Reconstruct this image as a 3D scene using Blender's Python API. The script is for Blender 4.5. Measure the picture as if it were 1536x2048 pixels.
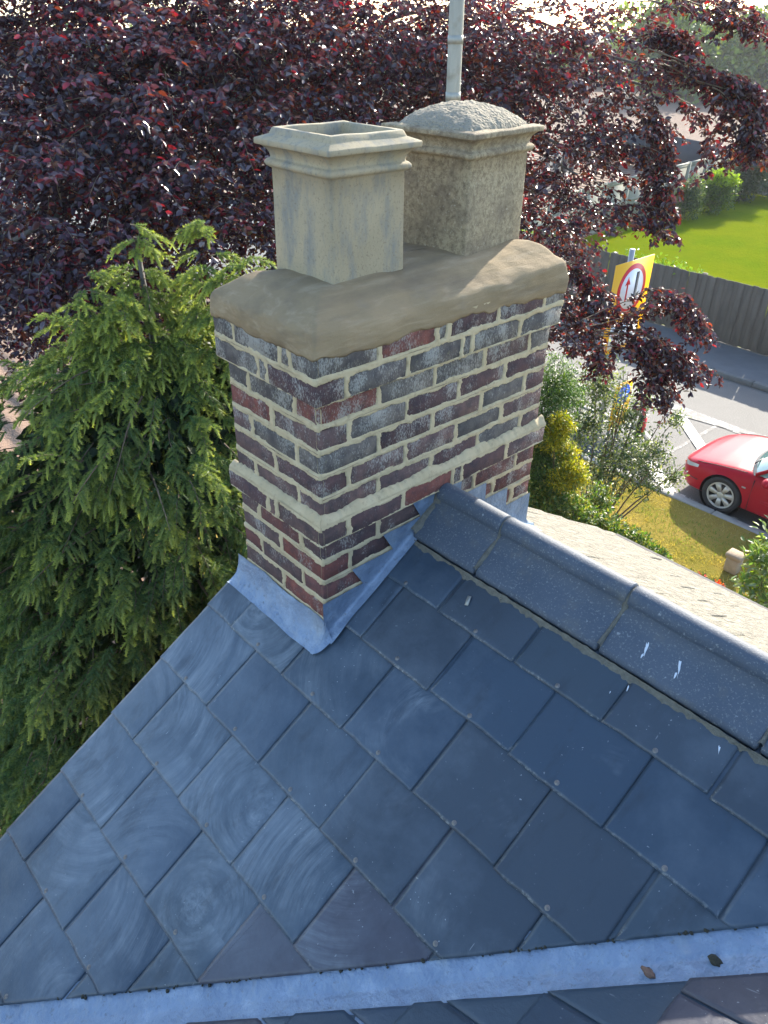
import bpy, math, random
import numpy as np
from mathutils import Matrix, Vector
rng = np.random.default_rng(7); random.seed(7)
R = math.radians
scn = bpy.context.scene
col = scn.collection
for o in list(bpy.data.objects): bpy.data.objects.remove(o)

# ------------------------------------------------------------------ camera
CAM = np.array([1.4896, -1.1256, 0.7934]); FOC = 1531.56
YAW, PIT, ROL = R(137.359), R(-32.892), R(0.958)
fwd = np.array([math.cos(PIT)*math.cos(YAW), math.cos(PIT)*math.sin(YAW), math.sin(PIT)])
rt0 = np.array([math.sin(YAW), -math.cos(YAW), 0.0]); up0 = np.cross(rt0, fwd)
rgt = math.cos(ROL)*rt0 + math.sin(ROL)*up0; upv = -math.sin(ROL)*rt0 + math.cos(ROL)*up0
cd = bpy.data.cameras.new('camera'); cam = bpy.data.objects.new('camera', cd); col.objects.link(cam)
m3 = Matrix(((rgt[0], upv[0], -fwd[0]), (rgt[1], upv[1], -fwd[1]), (rgt[2], upv[2], -fwd[2])))
cam.matrix_world = Matrix.Translation(CAM.tolist()) @ m3.to_4x4()
cd.sensor_fit = 'HORIZONTAL'; cd.sensor_width = 36.0; cd.lens = 36.0*FOC/1536.0
cd.clip_start = 0.05; cd.clip_end = 2000
scn.camera = cam

def at(px, py, depth):
    """point seen at photo pixel (px,py) at the given distance along the view axis"""
    return CAM + depth*(fwd + rgt*(px-768)/FOC - upv*(py-1024)/FOC)

# ------------------------------------------------------------------ light
SUN = np.array([-0.32, 1.0, 0.570]); SUN /= np.linalg.norm(SUN)
EL = math.asin(SUN[2]); AZ = math.atan2(SUN[0], SUN[1])
w = bpy.data.worlds.new('World'); scn.world = w; w.use_nodes = True
nt = w.node_tree; nt.nodes.clear()
sky = nt.nodes.new('ShaderNodeTexSky'); sky.sky_type = 'NISHITA'; sky.sun_disc = False
sky.sun_elevation = EL; sky.sun_rotation = AZ; sky.air_density = 1.0; sky.dust_density = 1.0; sky.ozone_density = 1.3
bg = nt.nodes.new('ShaderNodeBackground'); bg.inputs[1].default_value = 0.15
wo = nt.nodes.new('ShaderNodeOutputWorld'); nt.links.new(sky.outputs[0], bg.inputs[0]); nt.links.new(bg.outputs[0], wo.inputs[0])
sl = bpy.data.lights.new('sun', 'SUN'); sl.energy = 3.2; sl.angle = R(0.53); sl.color = (1.0, 0.92, 0.78)
so = bpy.data.objects.new('sun', sl); col.objects.link(so)
so.rotation_euler = Vector((-SUN).tolist()).to_track_quat('-Z', 'Y').to_euler()
vs = scn.view_settings; vs.view_transform = 'Standard'; vs.look = 'None'; vs.gamma = 1.0
vs.exposure = 2.05
try: vs.use_curve_mapping = False
except Exception: pass

# ------------------------------------------------------------------ helpers: noise
def _h(ix, iy, iz, s):
    n = (ix.astype(np.int64)*374761393 + iy.astype(np.int64)*668265263 + iz.astype(np.int64)*2147483647 + s*974711) & 0x7fffffff
    n = (n ^ (n >> 13))*1274126177 & 0x7fffffff
    n = n ^ (n >> 16)
    return (n & 0xffff)/32768.0 - 1.0
def vnoise(x, y, z=0.0, s=0):
    x, y, z = np.broadcast_arrays(np.asarray(x, float), np.asarray(y, float), np.asarray(z, float))
    ix, iy, iz = np.floor(x), np.floor(y), np.floor(z)
    fx, fy, fz = x-ix, y-iy, z-iz
    fx = fx*fx*(3-2*fx); fy = fy*fy*(3-2*fy); fz = fz*fz*(3-2*fz)
    def c(a, b, d): return _h(ix+a, iy+b, iz+d, s)
    l = lambda a, b, t: a+(b-a)*t
    return l(l(l(c(0,0,0), c(1,0,0), fx), l(c(0,1,0), c(1,1,0), fx), fy),
             l(l(c(0,0,1), c(1,0,1), fx), l(c(0,1,1), c(1,1,1), fx), fy), fz)
def fbm(x, y, z=0.0, s=0, o=3):
    a, t = 1.0, 0.0
    for i in range(o):
        t = t + a*vnoise(np.asarray(x)*2**i, np.asarray(y)*2**i, np.asarray(z)*2**i, s+i*17); a *= 0.5
    return t
def norm(v): return v/np.maximum(np.linalg.norm(v, axis=-1, keepdims=True), 1e-9)

# ------------------------------------------------------------------ helpers: objects
def setp(o, label=None, cat=None, group=None, kind=None):
    if label: o['label'] = label
    if cat: o['category'] = cat
    if group: o['group'] = group
    if kind: o['kind'] = kind
    return o
EMP = {}
def thing(name, loc, label, cat, group=None):
    o = bpy.data.objects.new(name, None); o.location = tuple(float(c) for c in loc); o.empty_display_size = 0.1
    col.objects.link(o); setp(o, label, cat, group); EMP[o.name] = True
    return o
def put(o, parent=None):
    """link an object whose own transform is given in world space under an unrotated Empty (or under a part of one)"""
    col.objects.link(o)
    if parent is not None:
        o.parent = parent
        base = parent
        chain = []
        while base is not None: chain.append(base); base = base.parent
        M_ = Matrix()
        for b in reversed(chain): M_ = M_ @ b.matrix_parent_inverse @ b.matrix_basis
        o.matrix_parent_inverse = M_.inverted()
    return o
def bigmesh(name, V, loops, starts, totals, smooth=False, tint=None, edge=None):
    me = bpy.data.meshes.new(name)
    V = np.ascontiguousarray(V, dtype=np.float32)
    me.vertices.add(len(V)); me.vertices.foreach_set('co', V.ravel())
    me.loops.add(len(loops)); me.loops.foreach_set('vertex_index', np.ascontiguousarray(loops, dtype=np.int32))
    me.polygons.add(len(starts)); me.polygons.foreach_set('loop_start', np.ascontiguousarray(starts, dtype=np.int32))
    try: me.polygons.foreach_set('loop_total', np.ascontiguousarray(totals, dtype=np.int32))
    except Exception: pass
    me.update(calc_edges=True)
    if smooth: me.polygons.foreach_set('use_smooth', np.ones(len(starts), dtype=bool))
    if tint is not None:
        a = me.attributes.new('tint', 'FLOAT_COLOR', 'POINT')
        t = np.ones((len(V), 4), np.float32); t[:, :tint.shape[1]] = tint
        a.data.foreach_set('color', t.ravel())
    me.validate()
    return me
def meshF(name, V, F, smooth=False, tint=None):
    V = np.asarray(V, float)
    tot = np.array([len(f) for f in F]); st = np.concatenate([[0], np.cumsum(tot)[:-1]])
    lp = np.concatenate([np.asarray(f) for f in F])
    return bigmesh(name, V, lp, st, tot, smooth, tint)
def obj(name, V, F, mat, parent=None, smooth=False, tint=None):
    me = meshF(name, V, F, smooth, tint); me.materials.append(mat)
    return put(bpy.data.objects.new(name, me), parent)
def objm(name, me, parent=None, mw=None):
    o = bpy.data.objects.new(name, me)
    put(o, parent)
    if mw is not None: o.matrix_basis = mw
    return o
def gridF(nu, nv, wrap=False, off=0):
    i, j = np.meshgrid(np.arange(nu-1), np.arange(nv if wrap else nv-1), indexing='ij')
    a = i*nv+j; b = i*nv+(j+1) % nv; c = (i+1)*nv+(j+1) % nv; d = (i+1)*nv+j
    return (np.stack([a, d, c, b], -1).reshape(-1, 4)+off)
def gridobj(name, P, mat, parent=None, smooth=True, wrap=False, flip=False, tint=None):
    nu, nv = P.shape[:2]; Q = gridF(nu, nv, wrap)
    if flip: Q = Q[:, ::-1]
    n = len(Q)
    me = bigmesh(name, P.reshape(-1, 3), Q.ravel(), np.arange(n)*4, np.full(n, 4), smooth, tint)
    me.materials.append(mat)
    return put(bpy.data.objects.new(name, me), parent)
class MB:
    """collects simple solids, then links them as one mesh"""
    def __init__(s): s.V = []; s.F = []; s.n = 0
    def add(s, V, F):
        V = np.asarray(V, float); s.V.append(V); s.F += [tuple(int(i)+s.n for i in f) for f in F]; s.n += len(V)
        return s
    def box(s, lo, hi, M=None, c=0.0):
        lo = np.array(lo, float); hi = np.array(hi, float)
        if c <= 0:
            V = np.array([[lo[0] if not i & 1 else hi[0], lo[1] if not i & 2 else hi[1], lo[2] if not i & 4 else hi[2]] for i in range(8)])
            F = [(0,2,3,1),(4,5,7,6),(0,1,5,4),(2,6,7,3),(0,4,6,2),(1,3,7,5)]
        else:
            V, F = chamfer(lo, hi, c)
        if M is not None: V = V @ np.array(M)[:3, :3].T + np.array(M)[:3, 3]
        return s.add(V, F)
    def tube(s, P, r, n=8, cap=True):
        P = np.asarray(P, float); k = len(P); r = np.broadcast_to(np.asarray(r, float), (k,))
        T = norm(np.gradient(P, axis=0)); ref = np.array([0, 0, 1.0]) if abs(T[0][2]) < 0.9 else np.array([1.0, 0, 0])
        A = norm(np.cross(T, ref)); B = np.cross(T, A)
        a = np.arange(n)*2*math.pi/n
        V = P[:, None]+r[:, None, None]*(A[:, None]*np.cos(a)[None, :, None]+B[:, None]*np.sin(a)[None, :, None])
        F = [tuple(f) for f in gridF(k, n, True)]
        if cap: F += [tuple(range(n)), tuple(range((k-1)*n, k*n))[::-1]]
        return s.add(V.reshape(-1, 3), F)
    def prism(s, poly, ax, lo, hi):
        """poly in the plane perpendicular to axis ax (0,1,2), extruded lo..hi"""
        poly = np.asarray(poly, float); n = len(poly); V = np.zeros((2*n, 3)); oth = [i for i in range(3) if i != ax]
        for q, h in ((0, lo), (1, hi)):
            V[q*n:(q+1)*n, ax] = h; V[q*n:(q+1)*n, oth[0]] = poly[:, 0]; V[q*n:(q+1)*n, oth[1]] = poly[:, 1]
        F = [tuple(range(n))[::-1], tuple(range(n, 2*n))]+[(i, (i+1) % n, n+(i+1) % n, n+i) for i in range(n)]
        return s.add(V, F)
    def lathe(s, prof, c, axis=1, n=28):
        """prof: list of (radius, offset along axis)"""
        c = np.asarray(c, float); a = np.arange(n)*2*math.pi/n; oth = [i for i in range(3) if i != axis]
        V = np.zeros((len(prof), n, 3))
        for i, (r, h) in enumerate(prof):
            V[i, :, axis] = h; V[i, :, oth[0]] = r*np.cos(a); V[i, :, oth[1]] = r*np.sin(a)
        return s.add(V.reshape(-1, 3)+c, [tuple(f) for f in gridF(len(prof), n, True)])
    def build(s, name, mat, parent=None, smooth=False, fix=True):
        V = np.concatenate(s.V)
        me = meshF(name, V, s.F, smooth); me.materials.append(mat)
        if fix:
            import bmesh
            bm = bmesh.new(); bm.from_mesh(me); bmesh.ops.recalc_face_normals(bm, faces=bm.faces); bm.to_mesh(me); bm.free()
        return put(bpy.data.objects.new(name, me), parent)
def chamfer(lo, hi, c, jit=0.0, rg=None):
    lo = np.array(lo, float); hi = np.array(hi, float); V = []; idx = {}
    for i in range(8):
        s = np.array([1 if i & 1 else -1, 1 if i & 2 else -1, 1 if i & 4 else -1])
        p = np.where(s > 0, hi, lo)
        for ax in range(3):
            q = p - s*c; q[ax] = p[ax]; idx[(i, ax)] = len(V); V.append(q)
    V = np.array(V)
    if jit > 0: V = V + rg.uniform(-jit, jit, V.shape)
    F = []
    for ax in range(3):
        o1, o2 = [k for k in range(3) if k != ax]
        for sgn in (0, 1):
            b = sgn << ax
            q = [b, b | 1 << o1, b | 1 << o1 | 1 << o2, b | 1 << o2]
            f = [idx[(k, ax)] for k in q]
            # o1,o2 order gives +ax when (ax,o1,o2) even
            pos = (ax, o1, o2) in ((0,1,2),(1,2,0),(2,0,1))
            if (sgn == 1) != pos: f = f[::-1]
            F.append(tuple(f))
    for ax in range(3):
        o1, o2 = [k for k in range(3) if k != ax]
        for s1 in (0, 1):
            for s2 in (0, 1):
                a = s1 << o1 | s2 << o2; b = a | 1 << ax
                f = [idx[(a, o1)], idx[(b, o1)], idx[(b, o2)], idx[(a, o2)]]
                ctr = V[f].mean(0)-(lo+hi)/2; nrm = np.cross(V[f[1]]-V[f[0]], V[f[2]]-V[f[0]])
                if nrm @ ctr < 0: f = f[::-1]
                F.append(tuple(f))
    for i in range(8):
        f = [idx[(i, 0)], idx[(i, 1)], idx[(i, 2)]]
        ctr = V[f].mean(0)-(lo+hi)/2; nrm = np.cross(V[f[1]]-V[f[0]], V[f[2]]-V[f[0]])
        if nrm @ ctr < 0: f = f[::-1]
        F.append(tuple(f))
    return V, F

# ------------------------------------------------------------------ helpers: materials
class N:
    def __init__(s, name):
        s.m = bpy.data.materials.new(name); s.m.use_nodes = True; s.t = s.m.node_tree; s.t.nodes.clear()
        s.out = s.t.nodes.new('ShaderNodeOutputMaterial'); s.b = s.t.nodes.new('ShaderNodeBsdfPrincipled')
        s.t.links.new(s.b.outputs[0], s.out.inputs[0])
    def n(s, typ, ins=None, **at_):
        x = s.t.nodes.new(typ)
        for k, v in at_.items(): setattr(x, k, v)
        for k, v in (ins or {}).items(): s.put(x.inputs[k], v)
        return x
    def put(s, sock, v):
        if isinstance(v, bpy.types.NodeSocket): s.t.links.new(v, sock)
        else:
            if sock.type == 'RGBA' and len(v) == 3: v = (*v, 1)
            sock.default_value = v
    def set(s, **k):
        for a, v in k.items(): s.put(s.b.inputs[a.replace('_', ' ')], v)
        return s
    def objc(s, scale=(1, 1, 1), rand=True):
        tc = s.n('ShaderNodeTexCoord').outputs['Object']
        if rand:
            oi = s.n('ShaderNodeObjectInfo').outputs['Random']
            k = s.n('ShaderNodeVectorMath', {0: s.n('ShaderNodeCombineXYZ', {0: oi, 1: oi, 2: oi}).outputs[0], 1: (37.0, 71.0, 53.0)}, operation='MULTIPLY').outputs[0]
            tc = s.n('ShaderNodeVectorMath', {0: tc, 1: k}, operation='ADD').outputs[0]
        if scale != (1, 1, 1): tc = s.n('ShaderNodeVectorMath', {0: tc, 1: scale}, operation='MULTIPLY').outputs[0]
        return tc
    def pos(s, scale=(1, 1, 1)):
        tc = s.n('ShaderNodeNewGeometry').outputs['Position']
        if scale != (1, 1, 1): tc = s.n('ShaderNodeVectorMath', {0: tc, 1: scale}, operation='MULTIPLY').outputs[0]
        return tc
    def noise(s, v, scale, detail=4, rough=0.55, dist=0.0):
        return s.n('ShaderNodeTexNoise', {'Vector': v, 'Scale': scale, 'Detail': detail, 'Roughness': rough, 'Distortion': dist}).outputs[0]
    def vor(s, v, scale, feature='F1'):
        return s.n('ShaderNodeTexVoronoi', {'Vector': v, 'Scale': scale}, feature=feature).outputs[0]
    def ramp(s, f, stops):
        r = s.n('ShaderNodeValToRGB', {0: f}); e = r.color_ramp.elements
        while len(e) < len(stops): e.new(0.5)
        for x, (p, c) in zip(e, stops): x.position = p; x.color = (c, c, c, 1) if isinstance(c, (int, float)) else (*c, 1)
        return r.outputs[0]
    def mix(s, f, a, b, mode='MIX'):
        x = s.n('ShaderNodeMix', data_type='RGBA', blend_type=mode)
        s.put(x.inputs[0], f); s.put(x.inputs[6], a); s.put(x.inputs[7], b)
        return x.outputs[2]
    def math(s, op, a, b=0.0, c=None):
        x = s.n('ShaderNodeMath', {0: a, 1: b}, operation=op)
        if c is not None: s.put(x.inputs[2], c)
        return x.outputs[0]
    def bump(s, h, strength=0.5, dist=0.01, prev=None):
        x = s.n('ShaderNodeBump', {'Height': h, 'Strength': strength, 'Distance': dist})
        if prev is not None: s.put(x.inputs['Normal'], prev)
        s.put(s.b.inputs['Normal'], x.outputs[0])
        return x.outputs[0]
    def attr(s, name='tint'): return s.n('ShaderNodeAttribute', attribute_name=name)
def simple(name, c, rough=0.6, metal=0.0, var=0.0, scale=20.0, bump=0.0, spec=0.5):
    k = N(name); k.set(Roughness=rough, Metallic=metal); k.b.inputs['Specular IOR Level'].default_value = spec
    if var > 0 or bump > 0:
        f = k.noise(k.objc(), scale, 5)
        k.set(Base_Color=k.mix(f, tuple(x*(1-var) for x in c), tuple(min(1, x*(1+var)) for x in c)))
        if bump > 0: k.bump(k.noise(k.objc(), scale*3, 5), bump, 0.01)
    else: k.set(Base_Color=c)
    return k.m

# brick: tone from the object colour, alpha = how much pale lichen and lime sits on it
k = N('weathered_brick')
oi = k.n('ShaderNodeObjectInfo'); base = oi.outputs['Color']; lich = oi.outputs['Alpha']
v = k.objc()
soot = k.noise(v, 26, 5, 0.6)
c1 = k.mix(k.ramp(soot, [(0.35, 0.0), (0.7, 1.0)]), base, k.mix(0.75, base, (0.035, 0.032, 0.038)))
big = k.noise(k.objc((1, 1, 0.6)), 11, 4, 0.6)
fl = k.noise(k.objc((1, 1, 0.45)), 260, 4, 0.75)
th = k.math('ADD', k.math('MULTIPLY', k.math('SUBTRACT', big, 0.52), 0.95), k.math('MULTIPLY', lich, 0.14))
sp = k.ramp(k.math('ADD', fl, th), [(0.60, 0.0), (0.72, 1.0)])
c2 = k.mix(k.math('MULTIPLY', sp, 0.62), c1, (0.36, 0.345, 0.30))
yl = k.ramp(k.noise(v, 60, 4, 0.6), [(0.62, 0.0), (0.75, 1.0)])
c3 = k.mix(k.math('MULTIPLY', yl, k.math('MULTIPLY', lich, 0.5)), c2, (0.20, 0.19, 0.09))
k.set(Base_Color=c3, Roughness=0.88); k.b.inputs['Specular IOR Level'].default_value = 0.25
k.bump(k.math('ADD', k.noise(v, 170, 5, 0.7), k.math('MULTIPLY', k.noise(v, 40, 4), 1.6)), 0.7, 0.004)
M_brick = k.m

k = N('lime_mortar'); v = k.pos()
c = k.mix(k.noise(v, 14, 5), (0.30, 0.235, 0.13), (0.53, 0.44, 0.285))
c = k.mix(k.ramp(k.noise(v, 45, 5, 0.7), [(0.55, 0.0), (0.75, 0.8)]), c, (0.20, 0.16, 0.10))
k.set(Base_Color=c, Roughness=0.92); k.b.inputs['Specular IOR Level'].default_value = 0.2
k.bump(k.noise(v, 220, 5, 0.7), 0.5, 0.003); M_mortar = k.m

k = N('cement_flaunching'); v = k.pos()
c = k.mix(k.noise(v, 6, 5, 0.6), (0.185, 0.135, 0.074), (0.27, 0.20, 0.115))
c = k.mix(k.ramp(k.noise(k.pos((2.2, 0.7, 5)), 9, 5, 0.62, 0.5), [(0.50, 0.0), (0.80, 0.75)]), c, (0.34, 0.27, 0.175))
c = k.mix(k.ramp(k.noise(k.pos((1.5, 0.6, 4)), 5, 4, 0.6), [(0.48, 0.0), (0.70, 0.8)]), c, (0.145, 0.11, 0.070))
c = k.mix(k.ramp(k.noise(v, 9, 3), [(0.6, 0.0), (0.8, 0.6)]), c, (0.20, 0.16, 0.115))
k.set(Base_Color=c, Roughness=0.85); k.b.inputs['Specular IOR Level'].default_value = 0.25
b0 = k.bump(k.noise(k.pos((1, 0.5, 1.4)), 11, 3, 0.5), 0.55, 0.02)
b1 = k.bump(k.noise(k.pos((2, 0.5, 5)), 26, 4, 0.6, 0.3), 0.3, 0.006, b0)
k.bump(k.noise(v, 200, 5, 0.75), 0.6, 0.003, b1); M_flaunch = k.m

k = N('pale_pot_terracotta'); v = k.objc()
c = k.mix(k.noise(v, 7, 5, 0.6), (0.225, 0.185, 0.115), (0.39, 0.325, 0.21))
c = k.mix(k.ramp(k.noise(k.objc((1, 1, 0.35)), 16, 5, 0.65), [(0.48, 0.0), (0.68, 0.85)]), c, (0.165, 0.17, 0.155))
c = k.mix(k.ramp(k.noise(v, 120, 4, 0.7), [(0.54, 0.0), (0.68, 0.65)]), c, (0.16, 0.125, 0.085))
c = k.mix(k.ramp(k.noise(v, 4, 4), [(0.58, 0.0), (0.75, 0.45)]), c, (0.20, 0.195, 0.11))
k.set(Base_Color=c, Roughness=0.8); k.b.inputs['Specular IOR Level'].default_value = 0.3
k.bump(k.noise(v, 190, 5, 0.7), 0.35, 0.003); M_pot1 = k.m
k = N('stained_pot_terracotta'); v = k.objc()
c = k.mix(k.noise(v, 6, 5, 0.6), (0.25, 0.20, 0.12), (0.40, 0.335, 0.215))
c = k.mix(k.ramp(k.noise(v, 9, 5, 0.65), [(0.46, 0.0), (0.66, 0.8)]), c, (0.17, 0.135, 0.095))
c = k.mix(k.ramp(k.noise(v, 60, 7, 0.8), [(0.44, 0.0), (0.62, 0.85)]), c, (0.125, 0.094, 0.060))
c = k.mix(k.ramp(k.noise(v, 130, 4, 0.7), [(0.60, 0.0), (0.70, 0.7)]), c, (0.42, 0.38, 0.29))
k.set(Base_Color=c, Roughness=0.86); k.b.inputs['Specular IOR Level'].default_value = 0.25
k.bump(k.noise(v, 170, 5, 0.7), 0.5, 0.004); M_pot2 = k.m
k = N('pebbly_concrete_cap'); v = k.objc()
c = k.mix(k.noise(v, 160, 5, 0.8), (0.13, 0.115, 0.085), (0.38, 0.34, 0.26))
c = k.mix(k.ramp(k.vor(v, 110), [(0.0, 1.0), (0.22, 0.0)]), c, (0.06, 0.05, 0.04))
k.set(Base_Color=c, Roughness=0.95); k.b.inputs['Specular IOR Level'].default_value = 0.2
k.bump(k.math('ADD', k.vor(v, 95), k.noise(v, 120, 4)), 1.0, 0.008); M_cap = k.m

k = N('weathered_lead'); v = k.pos()
c = k.mix(k.noise(v, 9, 6, 0.65), (0.085, 0.125, 0.19), (0.22, 0.29, 0.38))
c = k.mix(k.ramp(k.noise(v, 15, 7, 0.75), [(0.52, 0.0), (0.78, 0.7)]), c, (0.38, 0.46, 0.55))
c = k.mix(k.ramp(k.noise(k.pos((1, 1, 1)), 60, 4, 0.7), [(0.58, 0.0), (0.72, 0.75)]), c, (0.085, 0.10, 0.12))
c = k.mix(k.ramp(k.noise(v, 5, 5, 0.6), [(0.58, 0.0), (0.74, 0.45)]), c, (0.30, 0.32, 0.29))
k.set(Base_Color=c, Roughness=k.ramp(k.noise(v, 30, 4), [(0.3, 0.38), (0.7, 0.6)]), Metallic=0.25)
b1 = k.bump(k.noise(v, 14, 5, 0.6), 0.8, 0.022); k.bump(k.noise(v, 90, 5, 0.65), 0.4, 0.004, b1); M_lead = k.m

def slate_mat(name, wash, base=None, rough=0.5):
    k = N(name); oi = k.n('ShaderNodeObjectInfo'); rnd = oi.outputs['Random']
    v = k.objc(); wp = k.pos()
    basec = oi.outputs['Color']
    c = k.mix(k.noise(v, 5, 5, 0.6), k.mix(0.25, basec, (0.02, 0.02, 0.025)), basec)
    # brushed arcs left by a wet broom: noise in polar coordinates round a centre that differs for each slate
    o0 = k.n('ShaderNodeTexCoord').outputs['Object']
    cen = k.n('ShaderNodeCombineXYZ', {0: k.math('MULTIPLY_ADD', rnd, 0.7, -0.35), 1: k.math('MULTIPLY_ADD', k.math('FRACT', k.math('MULTIPLY', rnd, 7.13)), 0.6, -0.2), 2: 0.0}).outputs[0]
    d = k.n('ShaderNodeVectorMath', {0: o0, 1: cen}, operation='SUBTRACT').outputs[0]
    sx = k.n('ShaderNodeSeparateXYZ', {0: d}); rad = k.n('ShaderNodeVectorMath', {0: d}, operation='LENGTH').outputs[1]
    ang = k.math('ARCTAN2', sx.outputs[1], sx.outputs[0])
    wob = k.math('MULTIPLY', k.noise(v, 4, 2), 0.03)
    pv = k.n('ShaderNodeCombineXYZ', {0: k.math('MULTIPLY', k.math('ADD', rad, wob), 34.0), 1: k.math('MULTIPLY', ang, 0.9), 2: k.math('MULTIPLY', rnd, 40.0)}).outputs[0]
    st = k.ramp(k.noise(pv, 1.0, 7, 0.72), [(0.40, 0.0), (0.78, 1.0)])
    near = k.n('ShaderNodeMapRange', {'Value': k.n('ShaderNodeVectorMath', {0: wp, 1: (-0.15, -0.45, -1.15)}, operation='DISTANCE').outputs[1], 'From Min': 0.25, 'From Max': 1.15, 'To Min': 0.15, 'To Max': -0.12}).outputs[0]
    msk = k.ramp(k.math('ADD', k.noise(wp, 4.5, 4, 0.6), near), [(0.47, 0.0), (0.70, 1.0)])
    own = k.ramp(k.math('FRACT', k.math('MULTIPLY', rnd, 13.7)), [(0.25, 0.12), (0.75, 1.0)])
    amt = k.math('MULTIPLY', k.math('MULTIPLY', k.math('MULTIPLY', st, msk), own), wash*1.25)
    c = k.mix(amt, c, (0.25, 0.29, 0.32))
    film = k.math('MULTIPLY', k.ramp(k.math('ADD', k.noise(wp, 2.6, 6, 0.65), near), [(0.42, 0.0), (0.72, 1.0)]), 0.50*wash)
    c = k.mix(film, c, (0.18, 0.22, 0.26))
    # pale scratches and specks
    scr = k.ramp(k.noise(k.n('ShaderNodeVectorMath', {0: v, 1: (1.0, 0.16, 1.0)}, operation='MULTIPLY').outputs[0], 150, 2, 0.5), [(0.72, 0.0), (0.76, 1.0)])
    c = k.mix(k.math('MULTIPLY', k.math('MULTIPLY', scr, k.ramp(k.noise(wp, 6, 3), [(0.52, 0.0), (0.66, 1.0)])), 0.5), c, (0.34, 0.36, 0.37))
    dk = k.ramp(k.noise(k.n('ShaderNodeVectorMath', {0: v, 1: (1.0, 0.35, 1.0)}, operation='MULTIPLY').outputs[0], 13, 5, 0.65), [(0.56, 0.0), (0.72, 0.55)])
    c = k.mix(dk, c, k.mix(0.7, c, (0.012, 0.014, 0.018)))
    spk = k.ramp(k.noise(wp, 120, 2, 0.4), [(0.725, 0.0), (0.765, 1.0)])
    c = k.mix(k.math('MULTIPLY', k.math('MULTIPLY', spk, k.ramp(k.noise(wp, 5, 3), [(0.48, 0.05), (0.68, 1.0)])), 0.7), c, (0.38, 0.40, 0.40))
    # lime bloom and lichen crust along the dressed edges
    e = k.attr('tint').outputs['Color']
    em = k.math('MULTIPLY', e, k.ramp(k.noise(wp, 85, 4, 0.7), [(0.50, 0.0), (0.66, 1.0)]))
    em = k.math('MULTIPLY', em, k.ramp(k.noise(wp, 7, 3), [(0.44, 0.15), (0.62, 1.0)]))
    c = k.mix(k.math('MULTIPLY', em, 0.75), c, (0.30, 0.31, 0.29))
    rg = k.mix(amt, (rough-0.06,)*3, (0.75,)*3)
    k.set(Base_Color=c, Roughness=rg); k.b.inputs['Specular IOR Level'].default_value = 0.4
    b1 = k.bump(k.noise(v, 8, 5, 0.6), 0.32, 0.014); k.bump(k.noise(k.n('ShaderNodeVectorMath', {0: v, 1: (1.0, 0.5, 1.0)}, operation='MULTIPLY').outputs[0], 110, 5, 0.7), 0.30, 0.0025, b1)
    return k.m
M_slate = slate_mat('blue_grey_slate', 0.62, rough=0.42)
M_slate2 = slate_mat('clean_blue_slate', 0.30)
k = N('sunlit_toned_slate'); wp = k.pos()  # far slope slate, paler and warmer: its sunlight is put into the colour
c = k.mix(k.noise(k.pos((5, 1.2, 1)), 5, 6, 0.65), (0.11, 0.10, 0.078), (0.27, 0.245, 0.185))
c = k.mix(k.ramp(k.noise(wp, 40, 4, 0.7), [(0.58, 0.0), (0.7, 0.7)]), c, (0.30, 0.28, 0.17))
k.set(Base_Color=c, Roughness=0.75); b1 = k.bump(k.noise(k.pos((2.6, 0.9, 1)), 11, 5, 0.65, 0.5), 1.0, 0.06); k.bump(k.noise(wp, 90, 4), 0.4, 0.004, b1); M_slate3 = k.m

k = N('blue_clay_ridge'); v = k.objc()
c = k.mix(k.noise(v, 7, 5), (0.038, 0.053, 0.074), (0.076, 0.095, 0.122))
c = k.mix(k.ramp(k.noise(v, 150, 4, 0.75), [(0.56, 0.0), (0.68, 0.7)]), c, (0.22, 0.235, 0.23))
c = k.mix(k.ramp(k.noise(v, 11, 5, 0.65), [(0.56, 0.0), (0.74, 0.45)]), c, (0.13, 0.125, 0.10))
c = k.mix(k.ramp(k.noise(v, 55, 4, 0.6), [(0.66, 0.0), (0.74, 0.6)]), c, (0.32, 0.34, 0.34))
k.set(Base_Color=c, Roughness=0.6); k.b.inputs['Specular IOR Level'].default_value = 0.35
k.bump(k.noise(v, 180, 5, 0.7), 0.5, 0.003); M_ridge = k.m
M_joint = simple('dirty_bedding_mortar', (0.13, 0.125, 0.10), 0.95, var=0.55, scale=60, bump=0.8)
M_felt = simple('dark_underlay', (0.02, 0.02, 0.022), 0.9)
M_rivet = simple('dull_copper', (0.15, 0.14, 0.13), 0.5, metal=0.6, var=0.3, scale=200)
M_galv = N('galvanised_tube'); kk = M_galv
cc = kk.mix(kk.noise(kk.pos((1, 1, 0.15)), 60, 5, 0.6), (0.20, 0.205, 0.185), (0.36, 0.36, 0.31))
cc = kk.mix(kk.ramp(kk.noise(kk.pos(), 20, 4), [(0.55, 0.0), (0.75, 0.7)]), cc, (0.17, 0.15, 0.11))
kk.set(Base_Color=cc, Roughness=0.55, Metallic=0.35); M_galv = kk.m
M_gable = simple('gable_brick', (0.20, 0.10, 0.07), 0.9, var=0.4, scale=14, bump=0.5)

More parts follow.
